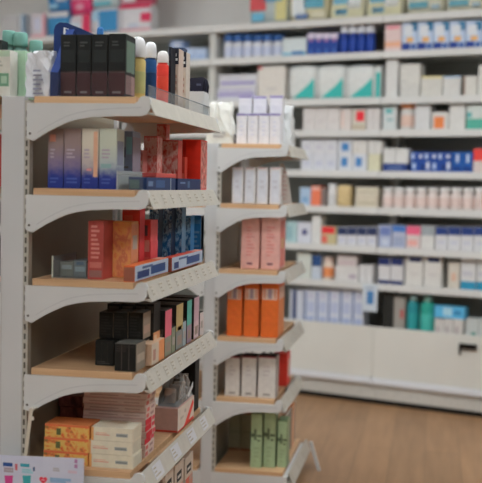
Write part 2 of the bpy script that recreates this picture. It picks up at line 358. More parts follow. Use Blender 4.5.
carton('red_carton', c2-a, .12, .165, ((a+c2)/2, 3.09, Z1[1]+.0006), (150, 44, 36), [('f', .9, .1, .98, .5, (170, 80, 70))], 'red carton on the gondola left side, cut by the picture edge', 'box')
carton('black_block', c2-a, .12, .12, ((a+c2)/2, 3.09, Z1[2]+.0006), (40, 38, 38), [], 'black carton on the gondola left side below the red carton', 'box')

# --- second shelf
for k, (a, c_, st) in enumerate(((48, 63.3, 0), (64, 81, 0), (81.8, 98.5, 1), (99.3, 116.5, 2))):
    h = .178
    up_ = [(128, 112, 110), (178, 172, 158), (166, 172, 158)][st]; md = [(112, 100, 124), (160, 152, 150), (150, 160, 160)][st]
    m = mat_grad(((0, (30, 48, 128)), (.2, (34, 52, 132)), (.45, md), (.75, up_), (.88, up_)), h)
    deco = [('f', .12, .78, .5, .9, (176, 124, 110))] if k == 0 else []
    if k == 2: deco = [('f', .7, .2, .95, .95, (186, 146, 120)), ('f', .3, .3, .6, .34, (190, 130, 130))]
    if k == 3: deco = [('f', .1, .35, .7, .42, (120, 150, 150)), ('r', .1, .4, .9, .8, (120, 124, 140))]
    deco = deco + prints('f', .15, .5, .65, .68, 3, (150, 140, 150)) + prints('f', .15, .08, .8, .2, 2, (70, 90, 160))
    gb('vitamin_carton', a, c_, 128.5, 1, 3.035, .08, m, deco, 'tall carton fading from blue base to pale top, %s of four' % ('leftmost', 'second from left', 'third from left', 'rightmost')[k], 'blue based tall cartons on the second shelf', rz=0)
gb('cream_carton', 118.5, 132.5, 131, 1, 3.20, .09, (112, 122, 142), [('f', .1, .55, .5, .72, (60, 60, 78)), ('f', .35, .1, .9, .32, (170, 184, 196)), ('f', .55, .6, .95, .9, (110, 150, 160)), ('r', 0, .1, 1, .9, (120, 110, 120))] + prints('f', .1, .35, .8, .5, 2), 'grey blue carton right of the tall blue based cartons')
pat = lambda: [('f', random.uniform(.02, .75), random.uniform(.02, .9), 0, 0, (150, 138, 136)) for _ in range(0)]
def speck(n, cols, face='f', s=(.16, .07)):
    return [(face, .03, .03, .97, .97, mat_print(cols))]
RW = [(172, 62, 54), (178, 104, 96), (188, 158, 150), (176, 112, 106), (172, 66, 58)]
gb('toothpaste_box', 134, 142.5, 150, 1, 3.42, .1, (176, 110, 104), speck(8, RW), 'small pink carton standing left of the red patterned cartons')
gb('toothpaste_box', 143.5, 157, 136, 1, 3.48, .07, (168, 76, 70), speck(16, RW, s=(.3, .08))+speck(6, RW, 'r', (.4, .08)), 'red and white patterned carton, leftmost of the tall red ones', 'red patterned cartons on the second shelf')
gb('toothpaste_box', 156.5, 166, 124, 1, 3.70, .05, (176, 96, 88), speck(14, RW, s=(.3, .06)), 'tall red and white patterned carton touching the shelf above', 'red patterned cartons on the second shelf')
gb('toothpaste_box', 160, 178, 140, 1, 3.62, .06, (172, 74, 64), speck(20, RW, s=(.26, .08)), 'broad red and white patterned carton beside the plain scarlet box', 'red patterned cartons on the second shelf')
gb('toothpaste_box', 178.5, 184.5, 157, 1, 3.75, .04, (176, 64, 50), [('f', .1, .1, .9, .5, (190, 96, 80))], 'low red carton tucked against the plain scarlet box')
gb('toothpaste_box', 182, 200.5, 139.5, 1, 3.81, .11, (196, 44, 26), [('f', 0, 0, .2, .98, (160, 34, 24)), ('r', 0, .02, 1, .98, (176, 62, 50))] + speck(26, [(190, 70, 56), (120, 50, 44), (196, 130, 116), (180, 60, 48)], 'r', (.4, .05)), 'plain scarlet carton at the far end of the second shelf')
def longbox(name, x0, x1, ya, yb, z, h, c, deco, label, group=None):
    return carton(name, x1-x0, yb-ya, h, ((x0+x1)/2, (ya+yb)/2, z+.0006), c, deco, label, 'box', group)
longbox('flat_box', -.930, -.872, 3.06, 3.42, Z1[1], .040, (28, 50, 92), [('f', .05, .1, .6, .8, (60, 84, 84)), ('r', .3, .2, .6, .8, (52, 84, 130)), ('r', .8, 0, .83, 1, (130, 140, 150)), ('r', .05, .3, .2, .7, (90, 110, 140))], 'flat navy box lying along the front of the second shelf, nearer one', 'flat navy boxes along the second shelf')
longbox('flat_box', -.903, -.868, 3.435, 3.79, Z1[1], .040, (24, 42, 84), [('r', .4, .2, .5, .8, (70, 96, 130)), ('r', .1, .55, .3, .7, (90, 110, 140))], 'flat navy box lying along the front of the second shelf, farther one', 'flat navy boxes along the second shelf')
longbox('flat_box', -.928, -.880, 3.2, 3.46, Z1[1]+.041, .014, (172, 70, 62), speck(6, RW, 't', (.2, .2)), 'thin red box lying on top of the flat navy boxes')
t = empty('clear_tray', (-.945, 3.02, Z1[1]+.0006), 'low clear tray around the near navy flat box on second shelf', 'tray')
b = MB(); b.box((-.008, 0, 0), (.072, .002, .046), CLEAR); b.box((-.010, 0, 0), (-.008, .3, .058), CLEAR); b.build('tray_wall', t)
b = MB(); b.box((-.010, -.001, .046), (.072, .003, .0475), mat((150, 154, 152), .3)); b.box((-.0105, -.001, 0), (-.0085, .003, .058), mat((160, 164, 162), .3)); b.build('tray_rim', t)

# --- third shelf
gb('book_box', 88, 103.5, 221, 2, 3.04, .11, (142, 62, 56), [('f', .12, .2, .88, .3, (160, 92, 84)), ('f', .1, .04, .9, .16, (120, 84, 80))] + prints('f', .2, .35, .8, .95, 8, (172, 112, 104)), 'dark red upright carton at the left of the third shelf')
gb('tea_carton', 105, 131, 221.5, 2, 3.135, .08, (186, 132, 74), [('f', .02, .02, .98, .35, (186, 106, 78)), ('f', .5, .6, .72, .76, (150, 130, 110)), ('f', .06, .9, .94, .98, (190, 146, 84)), ('r', 0, 0, 1, .95, (182, 120, 84)), ('r', .2, .5, .8, .75, (150, 140, 130))] + speck(22, [(188, 112, 70), (192, 142, 82), (190, 128, 86), (178, 104, 76), (196, 150, 96)], s=(.2, .1)), 'orange upright carton beside the dark red one on third shelf')
gb('tea_carton', 122, 139.5, 208.5, 2, 3.25, .06, (190, 60, 46), [('f', .1, .6, .6, .9, (206, 84, 62)), ('f', .5, .2, .9, .5, (180, 90, 60)), ('r', 0, 0, 1, 1, (176, 40, 44))], 'scarlet carton standing behind the orange carton on third shelf')
gb('tea_carton', 140, 150.5, 220, 2, 3.335, .09, (192, 74, 76), [('f', .1, .4, .9, .62, (200, 130, 120)), ('f', .3, .7, .7, .9, (90, 80, 90)), ('f', .1, .08, .9, .3, (196, 90, 84)), ('r', 0, 0, 1, .6, (186, 66, 70))], 'coral red carton between scarlet and navy cartons on third shelf')
bl = [(34, 84, 138), (38, 104, 158), (124, 160, 184), (30, 74, 122), (150, 174, 190)]
gb('soap_carton', 149, 158.5, 208, 2, 3.52, .06, (24, 42, 66), [('f', .05, .5, .95, .78, (92, 120, 140)), ('f', .1, 0, .9, .42, (120, 140, 150))] + speck(5, bl), 'navy carton with grey picture, first of blue ones on third shelf', 'blue cartons on the third shelf')
gb('soap_carton', 158, 171.5, 206.5, 2, 3.60, .06, (18, 36, 62), [('f', .5, .1, .95, .5, (26, 66, 108))] + speck(5, bl), 'darkest navy carton, second of the blue ones on third shelf', 'blue cartons on the third shelf')
gb('soap_carton', 171.5, 182, 205.5, 2, 3.66, .06, (70, 104, 130), speck(14, bl, s=(.3, .1)), 'pale blue speckled carton, third of the blue ones on third shelf', 'blue cartons on the third shelf')
gb('soap_carton', 181, 190.5, 216, 2, 3.79, .06, (38, 106, 158), speck(9, bl), 'mid blue short carton, fourth of the blue ones on third shelf', 'blue cartons on the third shelf')
gb('soap_carton', 190.8, 200.8, 215.5, 2, 3.90, .05, (34, 104, 160), [('f', .1, .82, .9, .9, (70, 120, 160)), ('r', 0, 0, 1, 1, (120, 140, 160))]+prints('f', .15, .2, .85, .7, 5, (80, 120, 150))+speck(10, bl, 'r', (.4, .08)), 'blue carton with text at the far right end of third shelf', 'blue cartons on the third shelf')
for k, (ya, yb) in enumerate(((3.004, 3.40), (3.415, 3.88))):
    longbox('toothpaste_box', (-.924, -.911)[k], (-.888, -.878)[k], ya, yb, Z1[2], (.050, .049)[k], (196, 96, 52) if k == 0 else (176, 66, 50), [('f', .02, .05, .96, .9, (128, 76, 60)), ('r', .0, .04, 1, .98, (146, 158, 174)), ('r', .06, .15, .4 if k == 0 else .2, .6, (30, 52, 104)), ('r', .45, .2, .9, .75, (34, 66, 118)), ('r', .2, .7, .5, .85, (70, 90, 130)), ('t', .1, .75, .9, .98, (200, 150, 130))],
            ('long flat orange and blue box lying at the front edge of third shelf', 'long flat red and blue box lying behind the orange flat box')[k], 'long flat boxes on the third shelf')
t = empty('clear_tray', (atY(52, 278, 3.05).x, 3.05, Z1[2]+.0006), 'clear plastic tray with a bright edge at the left of third shelf', 'tray')
w = atY(87, 278, 3.05).x-t.location.x; b = MB(); b.box((0, 0, 0), (w, .002, .055), CLEAR); b.box((0, 0, .0), (.0025, .22, .068), CLEAR); b.box((w-.0025, 0, 0), (w, .22, .05), CLEAR); b.box((0, 0, 0), (w, .22, .0015), CLEAR); b.build('tray_wall', t)
b = MB(); b.box((-.001, -.001, 0), (.003, .003, .068), mat((170, 172, 160), .2)); b.build('tray_edge', t)
gb('travel_box', 60, 73, 262, 2, 3.09, .1, (96, 98, 90), [('f', .1, .5, .9, .8, (120, 130, 130))], 'low grey box in the clear tray, left one of two', 'grey boxes in the clear tray', z0=Z1[2]+.0022)
gb('travel_box', 73.6, 86, 260, 2, 3.09, .1, (92, 100, 104), [('f', .1, .3, .9, .6, (120, 136, 140)), ('f', .2, .7, .8, .9, (60, 80, 100))], 'low blue grey box in the clear tray, right one of two', 'grey boxes in the clear tray', z0=Z1[2]+.0022)

# --- fourth shelf
BK = (30, 30, 28)
lowt = Z1[3]
o, h1 = gb('dye_carton', 95, 113.5, 340.5, 3, 3.10, .10, BK, prints('f', .1, .06, .9, .2, 2, (60, 58, 54))+[('f', .33, .05, .35, .95, (50, 48, 44)), ('f', .66, .05, .68, .95, (50, 48, 44))], 'low black carton under the black stack, left one', 'low black cartons on the fourth shelf')
o, h2 = gb('dye_carton', 114.5, 136, 344, 3, 3.025, .10, BK, [('f', .3, .04, .34, .96, (58, 50, 48)), ('f', .64, .04, .68, .96, (58, 50, 48)), ('r', 0, 0, 1, 1, (116, 108, 96)), ('r', .1, .3, .9, .6, (150, 138, 124)), ('t', 0, 0, 1, 1, (70, 70, 66))]+prints('f', .05, .7, .95, .95, 3, (44, 40, 38)), 'low black carton nearest the shelf edge on the fourth shelf', 'low black cartons on the fourth shelf')
gb('dye_carton', 113.5, 141.5, 341, 3, 3.13, .11, BK, [('r', 0, .05, 1, .95, (160, 138, 116))], 'low black carton holding up the black trio on fourth shelf', 'low black cartons on the fourth shelf')
zz = lowt + .083
for k, (a, c_) in enumerate(((99, 113), (113.4, 127.6), (128, 143))):
    gb('dye_carton', a, c_, 312.5, 3, 3.125, .085, BK, [('r', 0, .02, 1, .98, (126, 112, 98)), ('r', .1, .2, .9, .5, (150, 124, 110)), ('t', 0, 0, 1, 1, (52, 52, 50))] + prints('f', .1, .1, .9, .9, 7, (42, 42, 40)), 'black carton in the upper row of the fourth shelf stack, %s' % ('leftmost', 'middle one', 'rightmost')[k], 'black cartons stacked on the fourth shelf', z0=lowt+.0845)
for k, (a, c_) in enumerate(((107, 120), (120.5, 134), (134.5, 146), (146.5, 153.5))):
    gb('dye_carton', a, c_, 304, 3, 3.215, .08, (36, 34, 32), [('t', 0, 0, 1, 1, (56, 54, 50)), ('f', .1, .84, .9, .96, (60, 56, 52)), ('r', 0, .5, 1, 1, (40, 38, 36)), ('r', 0, 0, 1, .5, (186, 132, 92)), ('r', .1, .1, .5, .45, (190, 160, 130))], 'tall black carton behind the black stack, %s of four' % ('leftmost', 'second', 'third', 'rightmost')[k], 'tall black cartons behind the stack')
xb = -.868
def col5(ya, yb, h, cup, clow, label, extra=()):
    o = carton('dye_carton', .125, yb-ya, h, (xb-.0625, (ya+yb)/2, Z1[3]+.0006), (32, 30, 28), [('r', 0, .42, 1, .99, cup), ('r', 0, .01, 1, .42, clow), ('t', 0, 0, 1, 1, (50, 48, 46)), ('r', .2, .1, .8, .3, (130, 112, 100)), ('f', .55, .1, .95, .6, (56, 50, 46)), ('f', .7, .3, .92, .5, (90, 84, 78))]+list(extra), label, 'box', 'hair colour boxes along the fourth shelf')
col5(3.30, 3.385, .158, (190, 86, 104), (120, 120, 104), 'hair colour box with pink face, nearest of the row on fourth shelf')
col5(3.45, 3.545, .160, (160, 140, 92), (110, 112, 108), 'hair colour box with olive face beyond the pink one', [('r', .2, .3, .8, .5, (140, 60, 60))])
col5(3.61, 3.68, .158, (72, 148, 136), (130, 110, 124), 'hair colour box with teal face beyond the olive one')
col5(3.72, 3.80, .158, (168, 140, 150), (180, 156, 160), 'hair colour box with pale pink face beyond the teal one')
carton('dye_carton', .030, .155, .070, (-.883, 3.2155, Z1[3]+.0006), (176, 148, 124), [('r', 0, .02, .55, .98, (172, 158, 142)), ('r', .55, .02, 1, .98, (196, 124, 76)), ('r', .1, .2, .3, .7, (150, 110, 96))], 'beige and orange carton beside the black stack on fourth shelf', 'box')
for k, (ya, w_, c1) in enumerate(((3.39, .05, (110, 116, 96)), (3.55, .045, (126, 140, 146)), (3.82, .06, (176, 166, 164)))):
    carton('dye_carton', .05, w_, .09, (xb-.025, ya+w_/2, Z1[3]+.0006), (44, 42, 40), [('r', 0, 0, 1, .98, c1), ('r', .2, .3, .8, .6, (140, 130, 124))], ('short grey green carton between pink and olive faced boxes', 'short pale blue carton between olive and teal faced boxes', 'short whitish carton at the far end of fourth shelf')[k], 'box')

# --- fifth shelf
hs = (atY(70, 396, 3.34).z-Z1[4])/4
for k in range(4):
    a = atY(59, 410, 3.34).x; c_ = atY(83, 410, 3.34).x
    carton('wine_red_box', c_-a, .1, hs-.0006, ((a+c_)/2+.003*(-1)**k, 3.39, Z1[4]+.0006+hs*k), (92, 50, 46), speck(6, [(122, 70, 64), (76, 38, 36)], s=(.2, .3)), 'dark maroon flat box in the left rear stack, %s' % ('lowest one', 'second from bottom', 'third from bottom', 'top one')[k], 'box', 'maroon boxes stacked at the rear of the fifth shelf')
n = 10; ht = (atY(115, 392.5, 3.17).z-Z1[4])/n
a = atY(83, 410, 3.17).x; c_ = atY(146, 410, 3.17).x
for k in range(n):
    dx = random.uniform(-.003, .003)
    nm = ('lowest', 'second', 'third', 'fourth', 'fifth', 'sixth', 'seventh', 'eighth', 'ninth', 'topmost')[k]
    redr = [('r', .0, .04, .62, .96, (176, 28, 48)), ('r', .7, .2, .97, .8, (186, 70, 84))] if k in (2, 3, 4, 5) else [('r', .05, .2, .3, .8, (176, 96, 90)), ('r', .5, .3, .8, .7, (150, 120, 118))]
    carton('tissue_carton', c_-a, .11, ht-.0006, ((a+c_)/2+dx, 3.225, Z1[4]+.0006+ht*k), (182, 162, 154), [('f', .02, .05, .98, .22, (170, 138, 132)), ('f', .1, .45, .55, .6, (158, 128, 120)), ('f', .65, .45, .9, .65, (164, 138, 130))]+redr, 'flat pale pink carton in the tall pink stack, %s%s' % (nm, '' if k in (0, 9) else ' from the bottom'), 'box', 'pale pink cartons stacked on the fifth shelf')
hw = (atY(115, 428.5, 3.025).z-Z1[4])/3
a = atY(88, 450, 3.025).x; c_ = atY(132, 450, 3.025).x
for k in range(3):
    carton('white_carton', c_-a-.004*k*(k == 2), .1, hw-.0008, ((a+c_)/2+(.002, -.001, .004)[k], 3.08, Z1[4]+.0006+hw*k), (186, 180, 162), [('f', .6, .35, .88, .6, (134, 138, 134)), ('f', .62, .42, .86, .5, (100, 106, 104)), ('f', .1, .4, .45, .48, (184, 140, 120)), ('f', .1, .55, .38, .6, (190, 150, 130)), ('f', 0, .0, .06, 1, (196, 140, 84)), ('r', .1, .1, .9, .9, (178, 174, 158)), ('r', .3, .3, .7, .7, (160, 158, 146))], 'cream carton with grey logo in the front stack of three, %s' % ('bottom one', 'middle one', 'top one')[k], 'box', 'cream cartons stacked at the front of fifth shelf')
ho = hw
a = atY(43, 450, 3.025).x; c_ = atY(87.5, 450, 3.025).x
for k in range(3):
    d = [('f', .0, .02, .99, .84, mat_print([(196, 84, 50), (206, 150, 78), (204, 160, 90), (196, 104, 58), (120, 100, 56)], 45., (1, 1, 1))), ('f', .26, .2, .36, .7, (86, 92, 56)), ('f', 0, .84, 1, .98, (196, 100, 64)), ('t', 0, 0, 1, 1, (200, 118, 72))]
    carton('orange_carton', c_-a, .1, ho-.0008, ((a+c_)/2+.002*k, 3.08, Z1[4]+.0006+ho*k), (196, 122, 62), d, 'orange printed carton left of the cream stack, %s' % ('bottom one', 'middle one', 'top one')[k], 'box', 'orange cartons stacked at the front of fifth shelf')
# white and red carton, bag on it
bx = carton('bandage_carton', 0.085, .25, .088, (-.916, 3.645, Z1[4]+.0006), (166, 136, 128), [('r', .0, .0, 1, .98, (182, 172, 162)), ('f', .02, .02, .98, .1, (180, 70, 56)), ('r', 0, 0, 1, .06, (186, 62, 48)), ('r', .15, .45, .35, .55, (160, 150, 140)), ('r', .4, .6, .5, .75, (160, 150, 140))], 'white and pink carton with red triangle at far end of fifth shelf', 'box')
b = MB(); b.bm.free(); me = bx.data; b.bm = bmesh.new(); b.bm.from_mesh(me); b.mats = list(me.materials)
b.prism([(-.03, .006), (.105, .078), (.118, .06), (.04, .012), (.115, .012), (.115, .006)], 'x', .0425, .0434, mat((196, 56, 46)))
b.bm.to_mesh(me); b.bm.free(); me.materials.append(b.mats[-1])
zb = Z1[4]+.0896
e = empty('clear_bag', (-.916, 3.655, zb), 'clear bag of grey pads lying on the white and red carton', 'bag')
crumple(.075, .225, .095, BAG, 11, .0045, 'bag', 4, .82).build('bag_film', e)
b = MB()
for k in range(5): b.box((-.022, -.088+.034*k, .006), (.020, -.064+.034*k, .060-.006*(k % 2)), mat((112, 104, 100)) if k % 2 else mat((150, 136, 128)), .006)
b.build('folded_pads', e)
b = MB(); b.prism([(.02, .01), (.115, .05), (.115, .03), (.05, .005)], 'x', .036, .0375, mat((178, 178, 180))); b.build('bag_label', e)
carton('black_block', .1, .07, .2, (-.945, 3.91, Z1[4]+.0006), (26, 26, 26), [('r', .1, .2, .9, .8, (36, 36, 38))], 'added black block for the shaded gap behind the clear bag', 'box')  # black block added to stand for the dark gap behind the bag
# --- lowest shelf of the first gondola, seen under the last rail
for k, (ya, yb, pt_) in enumerate(((3.34, 3.45, (170, 469)), (3.475, 3.60, (183, 458)), (3.625, 3.75, (194, 450)))):
    zt = atX(pt_[0], pt_[1], -.868).z; 
    h = min(zt-Z1[5], .235)
    carton('plaster_box', .1, yb-ya, h, (-.918, (ya+yb)/2, Z1[5]+.0006), (170, 160, 150), [('r', .02, .02, .98, .6, mat_print([(170, 160, 150), (176, 110, 96), (150, 140, 132), (110, 104, 98)], 60.)), ('r', .2, .68, .75, .84, (40, 42, 44)), ('r', .28, .73, .68, .78, (170, 170, 168)), ('r', .1, .4, .5, .6, (176, 84, 72)), ('r', .55, .1, .95, .5, (170, 120, 108)), ('r', .1, .1, .4, .3, (120, 116, 110)), ('f', .1, .6, .9, .9, (120, 110, 104))], 'patterned beige carton under the fifth shelf, %s' % ('nearest of three', 'middle of three', 'farthest of three')[k], 'box', 'patterned cartons on the lowest shelf')
# --- price card hanging from the near bracket
cy = 2.955; a = atY(-9, 460, cy); c_ = atY(85, 459, cy)
cd = empty('price_card', (a.x, cy, .46), 'white advertising card with tube pictures and red heart at the lower left', 'sign')
def cp(x, y): p = atY(x, y, cy); return (p.x-a.x, p.z-.46)
b = MB(); q0 = cp(-9, 454.5); q1 = cp(84, 458.5)
b.prism([(0, 0), (q1[0], 0), q1, q0], 'y', 0, .002, mat((170, 174, 190), .4, .02))
def mark(x0, y0, x1, y1, c, n=1):
    for k in range(n):
        yy0 = y0+(y1-y0)*k/n; yy1 = yy0+(y1-y0)/n*(.55 if n > 1 else 1)
        A = cp(x0, yy1); B = cp(x1 - (random.uniform(0, .3)*(x1-x0) if n > 1 else 0), yy0); b.box((A[0], -.0007, A[1]), (B[0], .0005, B[1]), c)
mark(3, 463, 12.5, 466, (38, 78, 140)); mark(20.5, 464, 29.5, 466.5, (50, 132, 150)); mark(4, 468, 15, 473, (140, 130, 140), 2); mark(22, 469, 33, 474, (130, 170, 180), 2)
mark(15, 464, 17.5, 470, (170, 90, 100)); mark(33, 467, 35, 471, (60, 90, 130)); mark(53, 468, 60, 472, (150, 150, 160), 2); mark(68, 471, 77, 473, (176, 160, 176)); mark(74.5, 459.5, 77.5, 463, (150, 110, 150)); mark(74.5, 464.5, 77.5, 468, (150, 110, 150))
mark(50, 479, 71, 483, (120, 150, 180), 2); mark(50, 486, 71, 500, (150, 150, 165), 3); mark(20, 492, 36, 500, (150, 150, 165), 2)
for x0, c in ((5, (170, 60, 120)), (23, (52, 142, 150))):
    P = [cp(x0-.5, 475.5), cp(x0+8, 475.5), cp(x0+7, 490), cp(x0+1, 490)]; b.prism(P, 'y', -.0007, .0005, mat(c))
hc = cp(43.3, 480); hr = [(hc[0]+.0008*16*math.sin(t)**3, hc[1]+.0008*(13*math.cos(t)-5*math.cos(2*t)-2*math.cos(3*t)-math.cos(4*t))) for t in [k*2*math.pi/24 for k in range(24)]]
b.prism(hr, 'y', -.0009, .0005, mat((196, 50, 70))); b.box((hc[0]-.006, -.0013, hc[1]-.001), (hc[0]+.006, .0, hc[1]+.002), (200, 140, 150))
b.build('card', cd)
s0 = cp(24.5, 460); s1 = cp(30.5, 410)
b = MB(); b.prism([(s0[0]-.005, s0[1]), (s0[0]+.005, s0[1]), (s1[0]+.007, s1[1]), (s1[0]-.005, s1[1])], 'y', .0022, .0042, mat((172, 168, 156), .4)); p_ = cp(33, 418); b.box((p_[0]-.010, .001, p_[1]-.008), (p_[0]+.003, .0045, p_[1]+.004), mat((172, 168, 156), .4), .002)
b.box((s1[0]-.006, .002, s1[1]-.003), (s1[0]+.008, .0345, s1[1]+.003), mat((172, 168, 156), .4))
b.build('hanging_strip', cd)

# ------------------------------------------------------------------ goods on the second gondola
def hb(name, xl, xr, yt, i, Y, dy, c, deco, label, group=None, z0=None, bev=.0012):
    z = Z2[i]+.0006 if z0 is None else z0; ym = yt+18
    a = atY(xl, ym, Y).x; b_ = atY(xr, ym, Y).x; h = atY((xl+xr)/2, yt, Y).z-z
    return carton(name, b_-a, dy, h, ((a+b_)/2, Y+dy/2, z), c, deco, label, 'box', group, 0., bev)
W_ = (186, 186, 190)
ORD = ('leftmost', 'second from left', 'third from left', 'rightmost')
for k, x in enumerate((236.5, 247.6, 258.7, 269.6)):
    hb('cosmetic_box', x, x+10.3, 113.5, 0, 4.785, .06, W_, [('f', 0, .93, 1, .99, (104, 96, 140)), ('t', 0, 0, 1, 1, (110, 104, 150))]+prints('f', .3, .25, .7, .8, 4, (176, 178, 188)), 'white box with violet lid edge, %s in the front row of four' % ORD[k], 'white boxes with violet lids, front row')
for k, x in enumerate((238.5, 253, 269.5)):
    hb('cosmetic_box', x, x+13, 95.5+.5*(k == 1), 0, 4.90, .06, (182, 182, 186), [('f', 0, .95, 1, .99, (120, 112, 150)), ('f', .1, .5, .9, .8, (176, 176, 182)), ('t', 0, 0, 1, 1, (120, 112, 150))], 'taller white box with violet lid, %s of three in the rear row' % ('left one', 'middle one', 'right one')[k], 'white boxes with violet lids, rear row')
a = atY(283.5, 130, 4.95).x; c2 = atY(299, 130, 4.95).x
e = empty('plastic_pouch', (-.715, 5.02, Z2[0]+.0006), 'milky plastic bag hanging over the right end of the white boxes', 'bag')
crumple(.050, .16, .19, POUCH, 21, .006, 'pouch', 5, .7).build('bag_film', e)
MB().box((-.015, -.04, .004), (.015, .04, .06), mat((176, 172, 164)), .006).build('bag_content', e)
hb('black_dropper', 233.2, 236.2, 134.5, 0, 4.80, .012, (70, 70, 72), [], 'tiny dark bottle left of the front white boxes')
e = empty('plastic_bag', (atY(222, 120, 4.85).x-.0, 4.9, Z2[0]+.0006), 'white plastic bag lying left of the violet lidded boxes', 'bag')
xa = atY(206.5, 125, 4.86).x; xc2 = atY(234, 125, 4.86).x; e.location.x = (xa+xc2)/2; e.location.z = Z2[0]+.001; e.location.y = 4.90; crumple(xc2-xa, .12, .195, mat((178, 178, 172), .5, .05), 31, .008, 'bag', 5, .7).build('bag_film', e)
b = MB(); b.box((-.03, -.061, .03), (.02, -.055, .04), (150, 148, 146)); b.box((-.03, -.062, .05), (.03, -.055, .056), (150, 148, 146)); b.build('printed_text', e)
for k, x in enumerate((232, 244.3, 256.6, 269.6)):
    hb('cosmetic_carton', x, x+11.2, 167, 1, 4.79, .08, (184, 184, 186), [('f', .15, .955, .85, .975, (186, 150, 150)), ('f', .14, .05, .86, .9, (178, 182, 190)), ('r', .1, .05, .9, .95, (172, 166, 160)), ('r', .2, .2, .8, .8, (160, 140, 136))]+prints('f', .3, .4, .7, .7, 2, (166, 168, 176)), 'white carton with pink top line under the violet lids, %s of four' % ORD[k], 'white cartons on the second shelf of the far gondola', bev=.007)
# tilted card by the rail
p = atY(292, 200, 5.0)
cdd = empty('shelf_talker', (-.722, 5.05, Z2[1]+.0006), 'tilted white leaflet with pink scribbles right of the white cartons', 'leaflet')
b = MB(); b.prism([(-.036, 0), (.030, 0), (.012, .115), (-.016, .20), (-.036, .20)], 'y', -.0015, .0015, mat((174, 168, 164)))
for k in range(7): b.box((-.030+.002*(k % 3), -.0022, .022+.022*k), (-.004+.003*(k % 4), -.0012, .027+.022*k), mat((164, 128, 124)))
b.build('leaflet_sheet', cdd, rz=.15)
for k, (x, x2) in enumerate(((241, 259.5), (261, 280))):
    hb('pink_carton', x, x2, 217.5, 2, 4.79, .19, (198, 148, 140), [('r', .08, .06, .92, .94, (190, 112, 102)), ('r', .2, .4, .7, .6, (200, 150, 110)), ('f', .35, .09, .65, .13, (110, 70, 80)), ('f', .25, .62, .75, .64, (176, 120, 116)), ('f', .1, .955, .9, .985, (206, 160, 150))]+prints('f', .3, .25, .75, .85, 9, (188, 124, 118)), 'pale pink carton on the far gondola, %s of the pink pair' % ('left one', 'right one')[k], 'pale pink cartons on the far gondola', bev=.010)
for k, (x, x2) in enumerate(((227, 242), (244, 259), (261, 278.5))):
    hb('orange_carton', x, x2, 283.5, 3, 4.785, .20, (216, 94, 40), [('f', .08, .70, .92, .90, (200, 172, 160)), ('f', .4, .72, .62, .9, (150, 130, 140)), ('f', .15, .72, .25, .9, (206, 130, 100)), ('f', .75, .72, .85, .9, (206, 130, 100)), ('r', .05, .03, .95, .7, (206, 116, 66)), ('r', .1, .7, .9, .92, (196, 160, 146)), ('r', .3, .1, .7, .4, (196, 150, 120))]+prints('f', .3, .2, .75, .55, 4, (204, 90, 40)), 'bright orange carton with pale checked top, %s of three' % ('left one', 'middle one', 'right one')[k], 'bright orange cartons on the far gondola', bev=.006)
for k, (x, x2) in enumerate(((225, 240), (241.5, 256.5), (258, 276))):
    z = Z2[4]+.0006; Y = 4.79; a = atY(x, 375, Y).x; c2 = atY(x2, 375, Y).x; h = atY(x, 355.5, Y).z-z; w = c2-a
    e = empty('gift_carton', ((a+c2)/2, Y+.045, z), 'white carton with black top and cord handle, %s of three' % ('left one', 'middle one', 'right one')[k], 'box', 'white cartons with black handles')
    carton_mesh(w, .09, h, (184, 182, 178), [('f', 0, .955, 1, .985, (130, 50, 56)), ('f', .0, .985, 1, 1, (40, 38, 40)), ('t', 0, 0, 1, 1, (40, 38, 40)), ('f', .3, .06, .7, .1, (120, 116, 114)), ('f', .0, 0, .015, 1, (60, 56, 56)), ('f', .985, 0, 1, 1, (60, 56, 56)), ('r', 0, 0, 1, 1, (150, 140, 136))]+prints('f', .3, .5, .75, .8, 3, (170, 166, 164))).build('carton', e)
    b = MB(); N = 10
    for q in range(N):
        t0 = math.pi*q/N; t1 = math.pi*(q+1)/N; f_ = lambda t, r: (w*r*math.cos(t), h-.001+.026*(r/.34)*math.sin(t))
        b.prism([f_(t0, .34), f_(t1, .34), f_(t1, .28), f_(t0, .28)], 'y', -.043, -.037, mat((40, 38, 40)))
    b.build('handle', e)
e = empty('red_carton', (-.725, 5.16, Z2[4]+.0006), 'red carton with white oval beside the white handled cartons', 'box')
b = MB(); b.box((-.05, -.06, 0), (.022, .06, .165), (190, 54, 44), .003)
P = [(.012*0-.0+.034*math.cos(t), .085+.05*math.sin(t)) for t in [k*2*math.pi/20 for k in range(20)]]
b.prism(P, 'x', .0215, .0228, mat((186, 160, 152))); b.build('carton', e)
for k, (x, x2, yt) in enumerate(((251, 262, 412.5), (264, 275.5, 411.5), (277.5, 287, 420))):
    Y = 4.80+.02*k
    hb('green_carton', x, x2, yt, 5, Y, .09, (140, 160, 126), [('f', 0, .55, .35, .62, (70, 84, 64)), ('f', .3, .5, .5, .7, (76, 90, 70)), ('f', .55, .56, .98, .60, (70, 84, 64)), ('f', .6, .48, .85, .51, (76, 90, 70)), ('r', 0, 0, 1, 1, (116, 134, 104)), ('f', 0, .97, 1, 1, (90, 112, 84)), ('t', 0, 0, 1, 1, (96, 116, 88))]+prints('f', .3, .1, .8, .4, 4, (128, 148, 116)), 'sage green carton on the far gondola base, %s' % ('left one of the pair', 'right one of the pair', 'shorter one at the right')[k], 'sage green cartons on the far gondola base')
for k, (x, x2) in enumerate(((229, 240), (241, 252))):
    hb('sage_carton', x, x2, 411+.5*k, 5, 5.10, .08, (142, 144, 124), [('f', 0, .93, 1, 1, (150, 96, 60)), ('f', 0, 0, 1, .05, (140, 92, 70)), ('f', .1, .45, .9, .5, (128, 132, 112))], 'beige green carton at the rear of the far gondola base, %s' % ('left one', 'right one')[k], 'beige green cartons at the rear')
